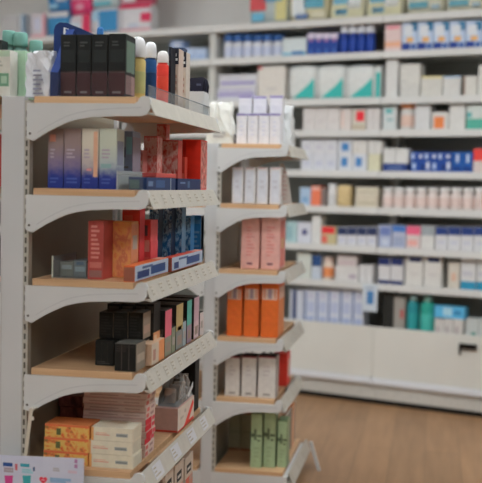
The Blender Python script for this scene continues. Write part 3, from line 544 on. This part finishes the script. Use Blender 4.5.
hb('amber_box', 281, 292.5, 405, 5, 5.22, .08, (178, 138, 110), [('f', 0, .90, 1, 1, (176, 104, 40)), ('t', 0, 0, 1, 1, (176, 110, 50))], 'box with amber top behind the green cartons on far gondola')
e = empty('end_sheet', (-.690, 5.06, Z2[5]+.0006), 'clear plastic end sheet right of the green cartons', 'sheet')
b = MB(); b.box((-.0015, -.20, 0), (.0015, .30, .215), BAG); b.build('sheet', e)
b = MB(); b.box((-.002, -.20, .213), (.002, .30, .217), mat((176, 172, 164), .3)); b.box((-.002, -.202, 0), (.002, -.198, .215), mat((176, 172, 164), .3)); b.build('sheet_edge', e)
# small clear tag lying over the base rail
p = atX(306, 440, -.606); 
e = empty('rail_tag', (-.600, 5.30, .0), 'clear plastic strip leaning against the base of the far gondola', 'tag')
b = MB(); b.prism([(.045, .001), (.06, .001), (.012, .15), (-.002, .15)], 'y', -.02, .005, POUCH); b.build('strip', e)

# ------------------------------------------------------------------ wall shelving
HWZ = dict(A=2.600, B=2.359, C=2.050, D=1.831, E=1.552, F=1.303, G=1.035, H=.784)
EDG = [-6.50, -5.18, -3.855, -2.511, -1.18]
NAMES = ['leftmost bay of white wall shelving, mostly hidden behind the first gondola', 'second bay of white wall shelving, left of the far gondola top', 'middle bay of white wall shelving right behind the far gondola', 'right bay of white wall shelving with a black drawer handle']
CABT = .534
for k in range(4):
    ua, ub = EDG[k]+.002, EDG[k+1]-.002; L = ub-ua
    e = empty('wall_shelving', wpos((ua+ub)/2, 0), NAMES[k], 'shelf', 'bays of white wall shelving', -WY)
    x0, x1 = -L/2, L/2
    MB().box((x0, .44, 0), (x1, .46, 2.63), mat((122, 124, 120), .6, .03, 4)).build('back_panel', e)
    for xa, xb2, fr in ((x0, x0+.022, k == 2), (x1-.022, x1, k == 1)): MB().box((xa, .03 if fr else .30, 0), (xb2, .439, 2.598), WHSHELF).build('side_panel', e)
    for r_, z in HWZ.items():
        b = MB(); b.box((x0+.0225, .012, z+.018), (x1-.0225, .439, z+.040), WHSHELF) if r_ != 'A' else b.box((x0, .012, z), (x1, .439, z+.046), WHSHELF)
        sh = b.build('shelf', e)
        b = MB(); b.box((x0, -.004, z), (x1, .0115, z+.047), mat((176, 176, 174), .25, .03, 4), .002); b.build('price_channel', sh)
    b = MB(); b.box((x0+.0225, .03, .44), (x1-.0225, .439, .46), WHSHELF); b.build('shelf', e)
    b = MB(); b.box((x0-.0012, -.012, .183), (x1+.0012, .010, CABT), mat((178, 177, 171), .35, .03, 3), .003); dr = b.build('drawer_front', e)
    if k == 3:
        c0 = wall(460, 346); c1 = wall(477.5, 346); xm = (c0[0]-(ua+ub)/2, c1[0]-(ua+ub)/2)
        zt = wall(462, 343)[1]; b = MB(); b.box((xm[0], -.030, zt-.036), (xm[1], -.0122, zt), mat((26, 24, 22), .5), .003); b.box((xm[0], -.028, zt-.075), (xm[0]+.010, -.0122, zt-.034), mat((60, 58, 56), .5)); b.build('handle', dr)
    b = MB(); b.box((x0, -.028, .138), (x1, .010, .181), mat((184, 186, 190), .22, .02, 4), .008, 3); b.build('bumper_rail', e)
    b = MB(); b.box((x0, -.004, .036), (x1, .02, .137), mat((160, 158, 152), .5)); b.build('kick_plate', e)
    b = MB(); b.box((x0, .004, .0), (x1, .03, .035), mat((24, 22, 20), .7)); b.build('plinth_or_shadow_gap', e)  # black strip painted in as the shadow gap under the kick plate
RZ = {r: z+.0406 for r, z in HWZ.items()}; RZ['A'] = 2.6466; RZ['I'] = .4606
RP = dict(A='top deck', B='top wall shelf', C='second wall shelf', D='third wall shelf', E='fourth wall shelf', F='fifth wall shelf', G='sixth wall shelf', H='seventh wall shelf', I='lowest wall shelf')
NW = ('zero', 'one', 'two', 'three', 'four', 'five', 'six', 'seven', 'eight', 'nine', 'ten')
OW = ('first', 'second', 'third', 'fourth', 'fifth', 'sixth', 'seventh', 'eighth', 'ninth', 'tenth')
def wset(row, kind, xl, xr, yt, n, desc, c, deco=(), s=.035, dep=.10, z0=None, gap=.06, noun='box', where=None, **kw):
    """n alike goods standing side by side on a wall shelf between two points of the row"""
    zs = RZ[row] if z0 is None else z0; where = where or RP[row]
    ym = yt+12
    ua = wall(xl, ym, s)[0]; ub = wall(xr, ym, s)[0]; st = (ub-ua)/n; out = []
    group = (noun + ' row: ' + desc + ', ' + RP[row]) if n > 1 else None
    for k in range(n):
        w = st*(1-gap) if n > 1 else st
        uc = ua+st*(k+.5); px = xl+(xr-xl)*(k+.5)/n
        h = wall(px, yt, s)[1]-zs
        if n == 1: lab = '%s on the %s' % (desc, where)
        else: lab = '%s, %s of %s from left, %s' % (desc, OW[k], NW[n], where)
        loc = wpos(uc, s+dep/2, zs)
        if kind == 'box':
            o = carton(kw.get('name', 'medicine_box'), w, dep, h, loc, c, deco, lab, noun, group, -WY)
        elif kind == 'bottle':
            o = bottle(kw.get('name', 'medicine_bottle'), min(w, dep), h, wpos(uc, s+min(w, dep)/2, zs), c, kw['cap'], kw.get('lab'), lab, noun, group, caph=kw.get('caph', .2), neck=kw.get('neck', .7), shoulder=kw.get('shoulder', .1))
        else:                                                    # soft pack
            o = empty(kw.get('name', 'soft_pack'), loc, lab, noun, group, -WY)
            bm = bmesh.new(); bmesh.ops.create_cube(bm, size=1); bmesh.ops.subdivide_edges(bm, edges=bm.edges[:], cuts=5, use_grid_fill=True)
            rr = random.Random(k*7+int(xl))
            for v in bm.verts:
                x, y, t = v.co.x*2, v.co.y*2, v.co.z+.5
                f = 1-.04*max(0, abs(2*t-1))**4
                fy = 1-.25*max(0, abs(2*t-1))**3
                v.co = (x/2*w*f*(.97+.03*(1-y*y)) + rr.uniform(-.002, .002), y/2*dep*fy*(.9+.1*(1-x*x)) + rr.uniform(-.002, .002), t*h*(.96+.04*(1-x*x) if t > .9 else 1))
            for f in bm.faces: f.smooth = True
            mb = MB(); mb.bm.free(); mb.bm = bm; mb.mats = [col(c)]; mb.build('pack_body', o)
            b = MB()
            for dd in deco: patch(b, w, dep*1.0, h, *dd, e=.004)
            if deco: b.build('printed_panel', o)
        out.append(o)
    return out
GY = (150, 150, 152); LG = (166, 166, 168); NAVY = (28, 50, 108); ROY = (26, 58, 132); TEAL = (48, 150, 144)
# top deck packs (A)
def deco_pack(c1, c2, c3): return [('f', .05, .1, .5, .6, c1), ('f', .45, .35, .95, .9, c2), ('f', .15, .68, .4, .9, c3)]
def tier(xl, xr, yt, ytop, d1, c1, k1, d2, c2, k2, dep):
    wset('A', 'pack', xl, xr, yt, 1, d1, c1, k1, dep=dep, noun='pack')
    zc = wall((xl+xr)/2, yt, .035)[1]
    wset('A', 'pack', xl+.6, xr+.3, ytop, 1, d2, c2, k2, dep=dep-.02, noun='pack', z0=zc+.002)
PW = (178, 178, 182); SKY = (60, 130, 178); MAG = (182, 52, 98)
tier(47, 68.5, 11.5, -22, 'sky blue pack at the bottom left of the pack pile', SKY, [('f', .0, .78, .99, .98, PW), ('f', .5, .1, .9, .5, (110, 164, 196))], 'blue hygiene pack at the top left of the pack pile', (50, 118, 172), [('f', .4, .3, .9, .45, PW), ('f', .1, .1, .5, .22, (130, 170, 196))], .16)
tier(69.5, 90.5, 14, -22, 'white and crimson pack, lower second of the pile', (176, 168, 174), [('f', .62, .0, .98, .95, (178, 44, 78)), ('f', .05, .1, .5, .6, (166, 176, 186))], 'magenta hygiene pack, upper second of the pile', MAG, [('f', .3, .12, .65, .28, (192, 130, 150)), ('f', .05, .4, .9, .5, (190, 140, 160))], .16)
tier(91.5, 118.5, 7, -26, 'white pack with a big blue panel, lower third of the pile', PW, [('f', .28, .08, .95, .86, (56, 132, 182)), ('f', .02, .5, .25, .9, (140, 170, 190))], 'pale teal and white pack, upper third of the pile', (160, 172, 176), [('f', .05, .04, .7, .16, (80, 150, 164)), ('f', .2, .3, .9, .5, (100, 150, 170))], .14)
tier(119.5, 151, 4, -26, 'white pack with a red border, lower right of the pile', PW, [('f', .0, .86, .99, .98, (182, 50, 84)), ('f', .68, .35, .99, .66, (182, 44, 78)), ('f', .02, .02, .99, .10, (176, 120, 130)), ('f', .3, .15, .6, .3, (160, 168, 180))], 'pink and red pack, upper right of the pile', (180, 90, 112), [('f', .1, .05, .5, .3, (188, 170, 178)), ('f', .55, .1, .95, .25, (176, 44, 76))], .12)
wset('A', 'box', 31, 45, 13, 1, 'white box with a pink outline standing at far left', (172, 166, 172), [('f', 0, 0, 1, .1, (200, 110, 124)), ('f', .86, .08, .99, .95, (200, 110, 124)), ('f', .2, .3, .7, .8, (168, 170, 186))])
wset('A', 'box', 19, 25, 14, 1, 'slim white and blue box left of the pink outlined box', (170, 176, 182), [('f', .55, .0, .98, .98, (70, 116, 150))])
wset('A', 'box', 3, 18, 15, 1, 'plain grey white box farthest left', (160, 160, 162), [('f', .1, .1, .9, .3, (150, 156, 160))])
PK = [('f', .03, .03, .97, .30, (170, 168, 140)), ('f', .1, .3, .55, .85, (96, 150, 170)), ('f', .5, .2, .9, .6, (186, 190, 190)), ('f', .15, .08, .5, .2, (70, 130, 160))]
wset('A', 'pack', 249, 288, -30, 1, 'colourful baby pack with red and blue shapes', (150, 160, 160), [('f', .05, .25, .45, .65, (176, 70, 74)), ('f', .35, .4, .85, .8, (90, 140, 168)), ('f', .1, .05, .4, .2, (90, 150, 176)), ('f', .7, .05, .98, .5, (176, 170, 120))], dep=.22, noun='pack')
wset('A', 'pack', 289, 328, -30, 1, 'yellowish baby pack right of the colourful pack', (176, 170, 140), [('f', .1, .1, .45, .5, (184, 190, 196)), ('f', .4, .25, .9, .6, (80, 140, 160)), ('f', .2, .05, .5, .15, (90, 120, 170)), ('f', .6, .05, .95, .18, (176, 172, 150))], dep=.22, noun='pack')
wset('A', 'pack', 330, 404, -30, 2, 'cream baby pack with blue print', (172, 170, 152), PK, dep=.22, noun='pack')
wset('A', 'pack', 405, 486, -30, 2, 'cream baby pack with teal print near right edge', (174, 172, 156), [('f', .1, .14, .6, .28, (84, 136, 150)), ('f', .05, .34, .95, .8, (160, 172, 170)), ('f', .7, .1, .9, .2, (130, 150, 160))], dep=.22, noun='pack')
# B
wset('B', 'bottle', 222, 281.5, 34.5, 6, 'white bottle with blue cap', (174, 176, 182), cap=(50, 88, 144), lab=(160, 166, 184), caph=.28, neck=.85, noun='bottle')
wset('B', 'box', 282.5, 306, 38, 1, 'white box with teal lower edge beside the blue caps', (170, 178, 180), [('f', 0, 0, 1, .22, (76, 146, 170)), ('f', .4, .0, .9, .3, (50, 110, 160))])
wset('B', 'box', 307, 338, 33, 4, 'royal blue box with pale pink top', (28, 62, 140), [('f', 0, .76, 1, .99, (176, 168, 184)), ('f', .3, .1, .7, .3, (60, 96, 160)), ('f', .2, .62, .8, .74, (130, 90, 130))])
wset('B', 'bottle', 339, 374, 24.5, 4, 'navy bottle with white cap', (26, 54, 132), cap=(174, 176, 182), lab=(34, 66, 150), caph=.28, neck=.85, noun='bottle')
wset('B', 'box', 385, 401, 25, 1, 'pink and white box left of the orange dotted packs', (186, 166, 164), [('f', 0, .2, 1, .4, (196, 146, 120)), ('f', 0, 0, 1, .06, (190, 90, 90)), ('f', .1, .85, .9, .97, (190, 120, 130))])
wset('B', 'box', 402, 499, 20.5, 6, 'white and blue box with an orange dot', (156, 170, 190), [('f', .0, .0, .55, .28, (34, 60, 132)), ('f', .3, .3, .75, .46, (206, 146, 84)), ('f', .55, .66, .98, .96, (48, 110, 150)), ('f', .1, .5, .7, .85, (180, 184, 190)), ('f', .6, .05, .95, .25, (60, 90, 150))], gap=.04)
wset('B', 'box', 184, 206, 48, 2, 'pale blue box at the left', (150, 164, 186), [('f', .1, .2, .9, .5, (130, 150, 180))])
wset('B', 'box', 170, 183, 41, 1, 'blue and grey box at the left end', (110, 128, 160), [('f', .1, .1, .6, .6, (50, 80, 140)), ('f', .2, .7, .8, .9, (160, 166, 176))])
# C
wset('C', 'box', 217, 256, 87, 1, 'wide white box with violet text, lower', (170, 170, 176), [('f', .02, .40, .95, .6, (128, 120, 164)), ('f', .05, .7, .9, .82, (150, 146, 172))]); 
zc = wall(236, 87, .035)[1]
wset('C', 'box', 219, 257, 74.5, 1, 'wide white box with violet line stacked above', (172, 172, 176), [('f', .05, .2, .95, .42, (120, 112, 160)), ('f', .1, .6, .6, .75, (160, 160, 172))], z0=zc+.001)
wset('C', 'box', 258, 285, 66, 1, 'large cream white box with small red corner', (178, 174, 168), [('f', 0, .92, .15, .99, (180, 80, 80)), ('f', .3, .3, .7, .4, (168, 164, 160))])
TW = lambda a: [('tri', .18, .06, .92, .62, TEAL)]
wset('C', 'pack', 288.5, 375, 65, 3, 'white pack with a rising teal shape', (176, 178, 176), TW(.15), dep=.14, noun='pack', gap=.01)
wset('C', 'box', 375.5, 381, 66, 1, 'narrow white box with teal stripe by the divider', (172, 176, 174), [('f', .1, .05, .9, .8, TEAL)])
wset('C', 'box', 386, 398, 59.5, 1, 'tall plain white box right of the divider', (176, 176, 174), [])
wset('C', 'box', 400, 419, 84, 1, 'plain white box under another white box', (170, 169, 165), [])
zc = wall(410, 84, .035)[1]
wset('C', 'box', 400, 420, 64, 1, 'plain white box stacked on another', (174, 173, 168), [('f', .1, .1, .3, .2, (160, 160, 158))], z0=zc+.001)
wset('C', 'box', 421, 442, 76, 1, 'off white box with yellow top edge', (172, 170, 164), [('f', 0, .9, 1, .99, (180, 170, 120))])
wset('C', 'box', 443, 460, 76, 1, 'off white box with pale blue top edge', (172, 171, 168), [('f', 0, .92, 1, .99, (130, 156, 180))])
wset('C', 'box', 464, 477, 76, 1, 'narrow white box with a brown left edge', (174, 172, 166), [('f', 0, 0, .08, 1, (130, 100, 84))])
wset('C', 'box', 478.5, 494, 65, 1, 'tall white box cut by the right picture edge', (176, 175, 170), [])
# D
wset('D', 'box', 303, 340, 107.5, 3, 'plain white medicine box', (174, 170, 168), [('f', .2, .4, .7, .46, (168, 160, 160))], gap=.03)
wset('D', 'box', 340.5, 351, 109, 1, 'white box with faint pink print left of red square', (176, 168, 164), [('f', .1, .2, .3, .9, (184, 160, 150))])
wset('D', 'box', 352, 365.5, 109, 1, 'white and beige box with a red square', (170, 164, 154), [('f', .3, .45, .9, .9, (190, 40, 52)), ('f', .0, .0, .95, .3, (158, 148, 130))])
wset('D', 'box', 366.5, 380, 108, 2, 'narrow white box by the divider', (174, 170, 168), [])
wset('D', 'box', 383, 396, 106, 1, 'white box with teal print right of the divider', (168, 174, 174), [('f', .2, .7, .7, .9, (90, 150, 150)), ('f', .3, .4, .8, .5, (120, 150, 152))])
wset('D', 'bottle', 399, 413, 102.5, 1, 'white jar with an orange lid', (176, 172, 168), cap=(200, 122, 74), lab=(184, 158, 146), caph=.2, neck=.95, noun='jar')
wset('D', 'box', 415, 430, 105, 1, 'plain white box right of the orange lidded jar', (174, 174, 174), [])
wset('D', 'box', 431.5, 448, 112, 1, 'white box with a bright orange square', (174, 172, 168), [('f', .15, .12, .75, .75, (214, 110, 62))])
wset('D', 'box', 449.5, 465, 103.5, 1, 'tall white box left of the green banded box', (176, 175, 172), [])
wset('D', 'box', 466.5, 484, 104.5, 1, 'white box with green band at right edge', (168, 174, 170), [('f', 0, .02, 1, .45, (70, 142, 126)), ('f', 0, .5, .3, .7, (80, 140, 140))])
# E
wset('E', 'box', 301, 337, 154, 3, 'white lower box near the far gondola', (172, 174, 180), [('f', .2, .3, .8, .6, (162, 164, 176))], gap=.03)
zc = wall(318, 154, .035)[1]
wset('E', 'box', 301, 337, 139.5, 3, 'white upper box near the far gondola', (174, 175, 179), [('f', .2, .3, .8, .6, (164, 164, 172))], gap=.03, z0=zc+.001)
wset('E', 'box', 338, 367, 154, 2, 'white lower box with a blue dot', (172, 175, 180), [('f', .2, .3, .65, .8, (66, 122, 176))], gap=.04)
zc = wall(350, 154, .035)[1]
wset('E', 'box', 338, 351.5, 139.5, 1, 'white stacked box with a blue dot', (172, 175, 180), [('f', .25, .2, .8, .75, (66, 122, 176))], z0=zc+.001)
wset('E', 'box', 352.5, 367, 140, 1, 'plain white box stacked right of the blue dot', (176, 174, 170), [('f', .1, .2, .5, .4, (168, 166, 160))], z0=zc+.001)
wset('E', 'box', 368, 380, 154, 1, 'pale yellow box left of the divider', (176, 174, 150), [])
zc = wall(374, 154, .035)[1]
wset('E', 'box', 367.8, 381.8, 140.5, 2, 'small white roll box above the yellow box', (176, 175, 172), [], z0=zc+.001)
wset('E', 'box', 382.5, 407, 163.5, 1, 'flat navy box under the white packets', (36, 58, 116), [('f', .2, .4, .8, .6, (90, 110, 150))])
zc = wall(392, 163.5, .035)[1]
wset('E', 'box', 383, 408.5, 148.5, 2, 'small white packet on the flat navy box', (176, 176, 174), [], z0=zc+.001, dep=.08)
wset('E', 'box', 410, 451, 160.8, 2, 'royal blue flat box with white marks, lower', (30, 70, 146), [('f', .1, .3, .25, .8, (150, 166, 190)), ('f', .5, .2, .75, .7, (24, 50, 110)), ('f', .8, .3, .95, .9, (176, 180, 190))], gap=.03)
zc = wall(430, 160.8, .035)[1]
wset('E', 'box', 410, 451, 152, 3, 'royal blue flat box with white marks, upper', (28, 66, 142), [('f', .1, .2, .3, .8, (160, 172, 192)), ('f', .65, .3, .9, .7, (176, 180, 190))], gap=.03, z0=zc+.001)
wset('E', 'box', 452, 472.5, 152, 2, 'blue box with a white drop', (30, 84, 156), [('f', .4, .5, .65, .9, (170, 180, 190)), ('f', .1, .1, .9, .3, (24, 56, 120))], gap=.04)
wset('E', 'box', 473.5, 490, 148.5, 1, 'red topped white box at the right edge', (176, 164, 160), [('f', 0, .5, .98, .99, (190, 58, 54))])
# F
wset('F', 'box', 300, 310.5, 187.5, 1, 'pale blue box near the far gondola', (140, 160, 180), [('f', .2, .2, .8, .5, (110, 140, 170))])
wset('F', 'box', 311, 320.5, 186, 1, 'coral orange box beside the pale blue box', (214, 104, 76), [('f', .1, .8, .9, .95, (190, 150, 140))])
wset('F', 'box', 321, 325.5, 188, 1, 'thin dark grey box beside the coral box', (110, 96, 92), [])
wset('F', 'bottle', 326, 336, 183.5, 1, 'white bottle left of the tan pouch', (180, 179, 178), cap=(176, 176, 176), lab=(170, 170, 170), noun='bottle')
o = wset('F', 'pack', 337, 350, 185, 1, 'tan pouch with a narrow top', (172, 152, 112), [], dep=.08, noun='pouch')[0]
wset('F', 'box', 355, 377, 195.5, 1, 'beige box under its twin left of the divider', (172, 164, 148), [('f', .1, .3, .9, .5, (158, 150, 130))])
zc = wall(366, 195.5, .035)[1]
wset('F', 'box', 356, 377.5, 187, 1, 'beige box on its twin left of the divider', (174, 168, 152), [('f', .1, .3, .9, .5, (160, 152, 134))], z0=zc+.001)
wset('F', 'bottle', 381, 485, 187.5, 9, 'rosy white round bottle', (184, 174, 170), cap=(182, 180, 178), lab=(184, 166, 160), caph=.2, neck=.8, noun='bottle', gap=.06, shoulder=.2)
# G
wset('G', 'box', 286, 297, 221.5, 1, 'pale aqua box at the far gondola edge', (140, 164, 166), [('f', .1, .2, .6, .8, (120, 150, 156))])
wset('G', 'box', 297.5, 311, 222.5, 1, 'white box with a dark violet dot', (172, 174, 182), [('f', .35, .42, .7, .68, (64, 64, 108))])
wset('G', 'box', 311.8, 321, 215.5, 1, 'tall slim plain white box', (178, 178, 176), [])
wset('G', 'box', 321.5, 336, 226.5, 1, 'white and olive box with a red top', (160, 150, 116), [('f', 0, .62, .9, .98, (186, 44, 48)), ('f', 0, .1, .4, .5, (186, 90, 80))])
wset('G', 'box', 337, 377, 227, 4, 'white box with a dark navy top', (172, 172, 176), [('f', 0, .58, .99, .98, (46, 56, 88)), ('f', .2, .2, .8, .4, (160, 162, 174))])
wset('G', 'box', 379, 391.5, 225, 1, 'blue grey speckled box right of the divider', (140, 148, 170), [('f', .1, .55, .9, .9, (90, 104, 150)), ('f', .2, .1, .8, .4, (160, 166, 180))])
wset('G', 'box', 392.5, 405.5, 225.5, 1, 'grey box with bright blue top', (150, 154, 170), [('f', 0, .72, 1, .99, (66, 110, 176)), ('f', .1, .1, .9, .5, (130, 138, 160))])
wset('G', 'box', 406.5, 420, 226, 1, 'white box with a pink top', (180, 164, 162), [('f', 0, .62, 1, .99, (192, 84, 112)), ('f', .1, .15, .8, .4, (190, 140, 132))])
wset('G', 'box', 421, 434, 226, 1, 'white box with grey top beside the pink top', (176, 175, 172), [('f', 0, .6, 1, .98, (130, 136, 140))])
wset('G', 'box', 435, 487, 227, 4, 'white box with a deep blue top', (174, 174, 176), [('f', 0, .66, 1, .99, (40, 60, 116)), ('f', .2, .3, .8, .4, (164, 166, 178))])
# H
wset('H', 'box', 297, 311, 253, 1, 'white and pale green box next to the far gondola', (168, 172, 166), [])
wset('H', 'box', 312, 321, 255, 1, 'white box with a dark blue upper half', (160, 168, 178), [('f', 0, .55, 1, .99, (40, 70, 116))])
wset('H', 'bottle', 321.5, 332, 257, 1, 'white bottle with an orange base', (186, 170, 156), cap=(180, 160, 150), lab=(206, 120, 76), caph=.2, neck=.75, noun='bottle')
wset('H', 'box', 335, 358, 266, 1, 'white box carrying a smaller box', (176, 174, 172), [('f', .6, .2, .9, .5, (150, 140, 150))])
zc = wall(346, 266, .035)[1]
wset('H', 'box', 337, 356, 255.5, 1, 'small pale box on top of a white box', (172, 164, 162), [('f', .1, .2, .9, .4, (160, 140, 146))], z0=zc+.001)
wset('H', 'box', 359, 372.5, 265, 2, 'short white box left of the divider', (176, 175, 175), [])
wset('H', 'box', 378, 403.5, 257.5, 2, 'white box with navy top and base', (174, 173, 174), [('f', 0, .72, .97, .99, (34, 46, 96)), ('f', 0, 0, 1, .16, (34, 46, 96))])
wset('H', 'box', 405, 442, 257.5, 2, 'taller white box with a navy top edge', (176, 174, 170), [('f', .2, .85, .9, .99, (40, 50, 96)), ('f', .2, .4, .7, .46, (166, 162, 160))])
wset('H', 'box', 448, 459.5, 262, 1, 'cream box right of the dark gap', (172, 166, 156), [('f', .3, .3, .7, .6, (180, 150, 130))])
wset('H', 'box', 460.5, 493, 259, 2, 'white box with a teal lower band', (174, 174, 174), [('f', 0, .02, 1, .28, (40, 120, 150)), ('f', .1, .45, .8, .6, (160, 160, 166))])
# I
SB = [('f', .05, .05, .2, .95, (90, 112, 160)), ('f', .3, .1, .9, .35, (140, 150, 176)), ('f', .3, .45, .9, .7, (150, 158, 180)), ('f', .35, .78, .8, .9, (160, 160, 176))]
wset('I', 'box', 304, 364, 289.5, 5, 'white box with pale blue stripes', (170, 174, 184), SB, gap=.03)
wset('I', 'box', 290, 303, 289.5, 1, 'white box with a navy stripe at the far gondola edge', (166, 170, 180), [('f', .2, 0, .5, 1, (36, 52, 96))])
wset('I', 'box', 383, 393, 293, 1, 'tall black box right of the divider', (40, 40, 38), [])
wset('I', 'box', 394, 404.5, 297, 1, 'grey box between the black box and teal bottles', (130, 126, 120), [('f', .6, .5, .95, .7, (150, 80, 76))])
wset('I', 'bottle', 406, 417, 296, 1, 'dark teal bottle with a pale cap', (34, 116, 122), cap=(150, 176, 176), lab=(40, 128, 130), caph=.12, neck=.5, noun='bottle')
wset('I', 'bottle', 418.5, 433, 296.5, 1, 'green teal bottle beside the dark teal bottle', (36, 130, 116), cap=(140, 180, 170), lab=(60, 150, 140), caph=.12, neck=.5, noun='bottle')
wset('I', 'box', 434, 463, 319, 3, 'short white box under the light blue box', (170, 166, 162), [('f', .2, .3, .5, .7, (150, 140, 140))])
zc = wall(448, 318.5, .035)[1]
wset('I', 'box', 434, 464, 306.5, 1, 'light blue box lying on short white boxes', (78, 152, 188), [('f', .3, .2, .6, .9, (140, 176, 196)), ('f', .65, .3, .9, .7, (60, 130, 176))], z0=zc+.001)
wset('I', 'box', 465, 492, 319, 2, 'short green based white box', (160, 164, 162), [('f', 0, 0, .95, .22, (36, 100, 100)), ('f', .5, .2, .8, .5, (50, 120, 110))])
# hanging promotional card on the divider
(ua, za), (ub, zb) = wall(362.5, 290, -.012), wall(377, 312, -.012)
e = empty('hanging_card', wpos((ua+ub)/2, -.012, zb), 'white and blue card hanging from the seventh wall shelf at the divider', 'sign', None, -WY)
w = ub-ua; b = MB(); b.box((-w/2, -.002, 0), (w/2, 0, za-zb+.04), mat((166, 174, 182))); b.box((-w*.2, -.003, .05), (w*.25, -.001, .14), (70, 120, 170)); b.box((-w*.35, -.003, .155), (w*.3, -.001, .165), (120, 130, 146)); b.build('card', e)

# ------------------------------------------------------------------ room shell
def struct(name, b, loc=(0, 0, 0), rz=0.):
    o = b.build(name, None, loc, rz); o['kind'] = 'structure'; return o
struct('floor', MB().box((-6.5, -3.5, -.05), (4.5, 9.8, 0), mat_wood((124, 93, 64), (140, 107, 76), (1, 9, 1), .42, plank=1.57)))
WALLM = mat((186, 185, 183), .8, .03, 2)
b = MB(); b.box((-9, .47, 0), (4, .6, 3.6), WALLM); struct('wall_back', b, wpos(0, 0), -WY)
b = MB(); b.box((-5.2, -3.5, 0), (-5.08, 9.6, 3.6), WALLM); struct('wall_left', b)
BLOCKW = mat((128, 126, 122), .8, .04, 2)
b = MB(); b.box((4.3, -3.5, 0), (4.42, 9.6, 3.6), BLOCKW); struct('blocker_wall_right', b)  # unseen wall added to block world light from the right
b = MB(); b.box((-5.2, -3.62, 0), (4.42, -3.5, 3.6), BLOCKW); struct('blocker_wall_front', b)  # unseen wall behind the camera, added to keep world light out
b = MB(); b.box((-6.5, -3.5, 3.6), (4.5, 9.8, 3.66), mat((176, 176, 174), .9, .02, 2)); struct('ceiling', b)
# ceiling lamps
LM = bpy.data.materials.new('lamp_diffuser'); LM.use_nodes = True; p = LM.node_tree.nodes['Principled BSDF']
p.inputs['Emission Color'].default_value = (.91, .967, 1, 1); p.inputs['Emission Strength'].default_value = 17.
n = 0
def lamp(x, y, lab, rz=0., grp='square ceiling lamps'):
    e = empty('ceiling_light', (x, y, 3.6), lab, 'lamp', grp, rz)
    b = MB(); b.box((-.32, -.32, -.03), (.32, .32, 0), WHITE, .004); b.build('lamp_frame', e)
    b = MB(); b.box((-.29, -.29, -.036), (.29, .29, -.0305), LM); b.build('diffuser', e)
for ix, x in enumerate((-3.4, -1.0, 1.4)):
    for iy, y in enumerate((-1.8, .6, 3.2)):
        lamp(x, y, 'square white ceiling lamp, %s row from the entrance, %s column' % (OW[iy], ('left', 'middle', 'right')[ix]))
for k, u in enumerate((-5.6, -4.2, -2.8, -1.4, 0.)):  # unseen lamp row added to brighten the wall shelving
    p = wpos(u, -2.3); lamp(p.x, p.y, 'added unseen ceiling lamp brightening the wall shelving, %s from left' % OW[k], -WY, 'added lamps brightening the wall shelving')
w = bpy.data.worlds.new('world'); bpy.context.scene.world = w; w.use_nodes = True
bg = w.node_tree.nodes['Background']; bg.inputs[0].default_value = (.86, .93, 1, 1); bg.inputs[1].default_value = .6

# ------------------------------------------------------------------ camera
cam = bpy.data.cameras.new('camera'); co = bpy.data.objects.new('camera', cam); C.objects.link(co)
cam.sensor_fit = 'HORIZONTAL'; cam.sensor_width = 36; cam.lens = 36*F/482
M = Matrix((rt, up, -fw)).transposed().to_4x4(); M.translation = (0, 0, H); co.matrix_world = M
cam.clip_start = .05; cam.clip_end = 60
cam.dof.use_dof = True; cam.dof.focus_distance = 3.62; cam.dof.aperture_fstop = 2.1
sc = bpy.context.scene; sc.camera = co
vs = sc.view_settings; vs.view_transform = 'Standard'; vs.look = 'None'; vs.gamma = 1; vs.use_curve_mapping = False; vs.exposure = 0.42
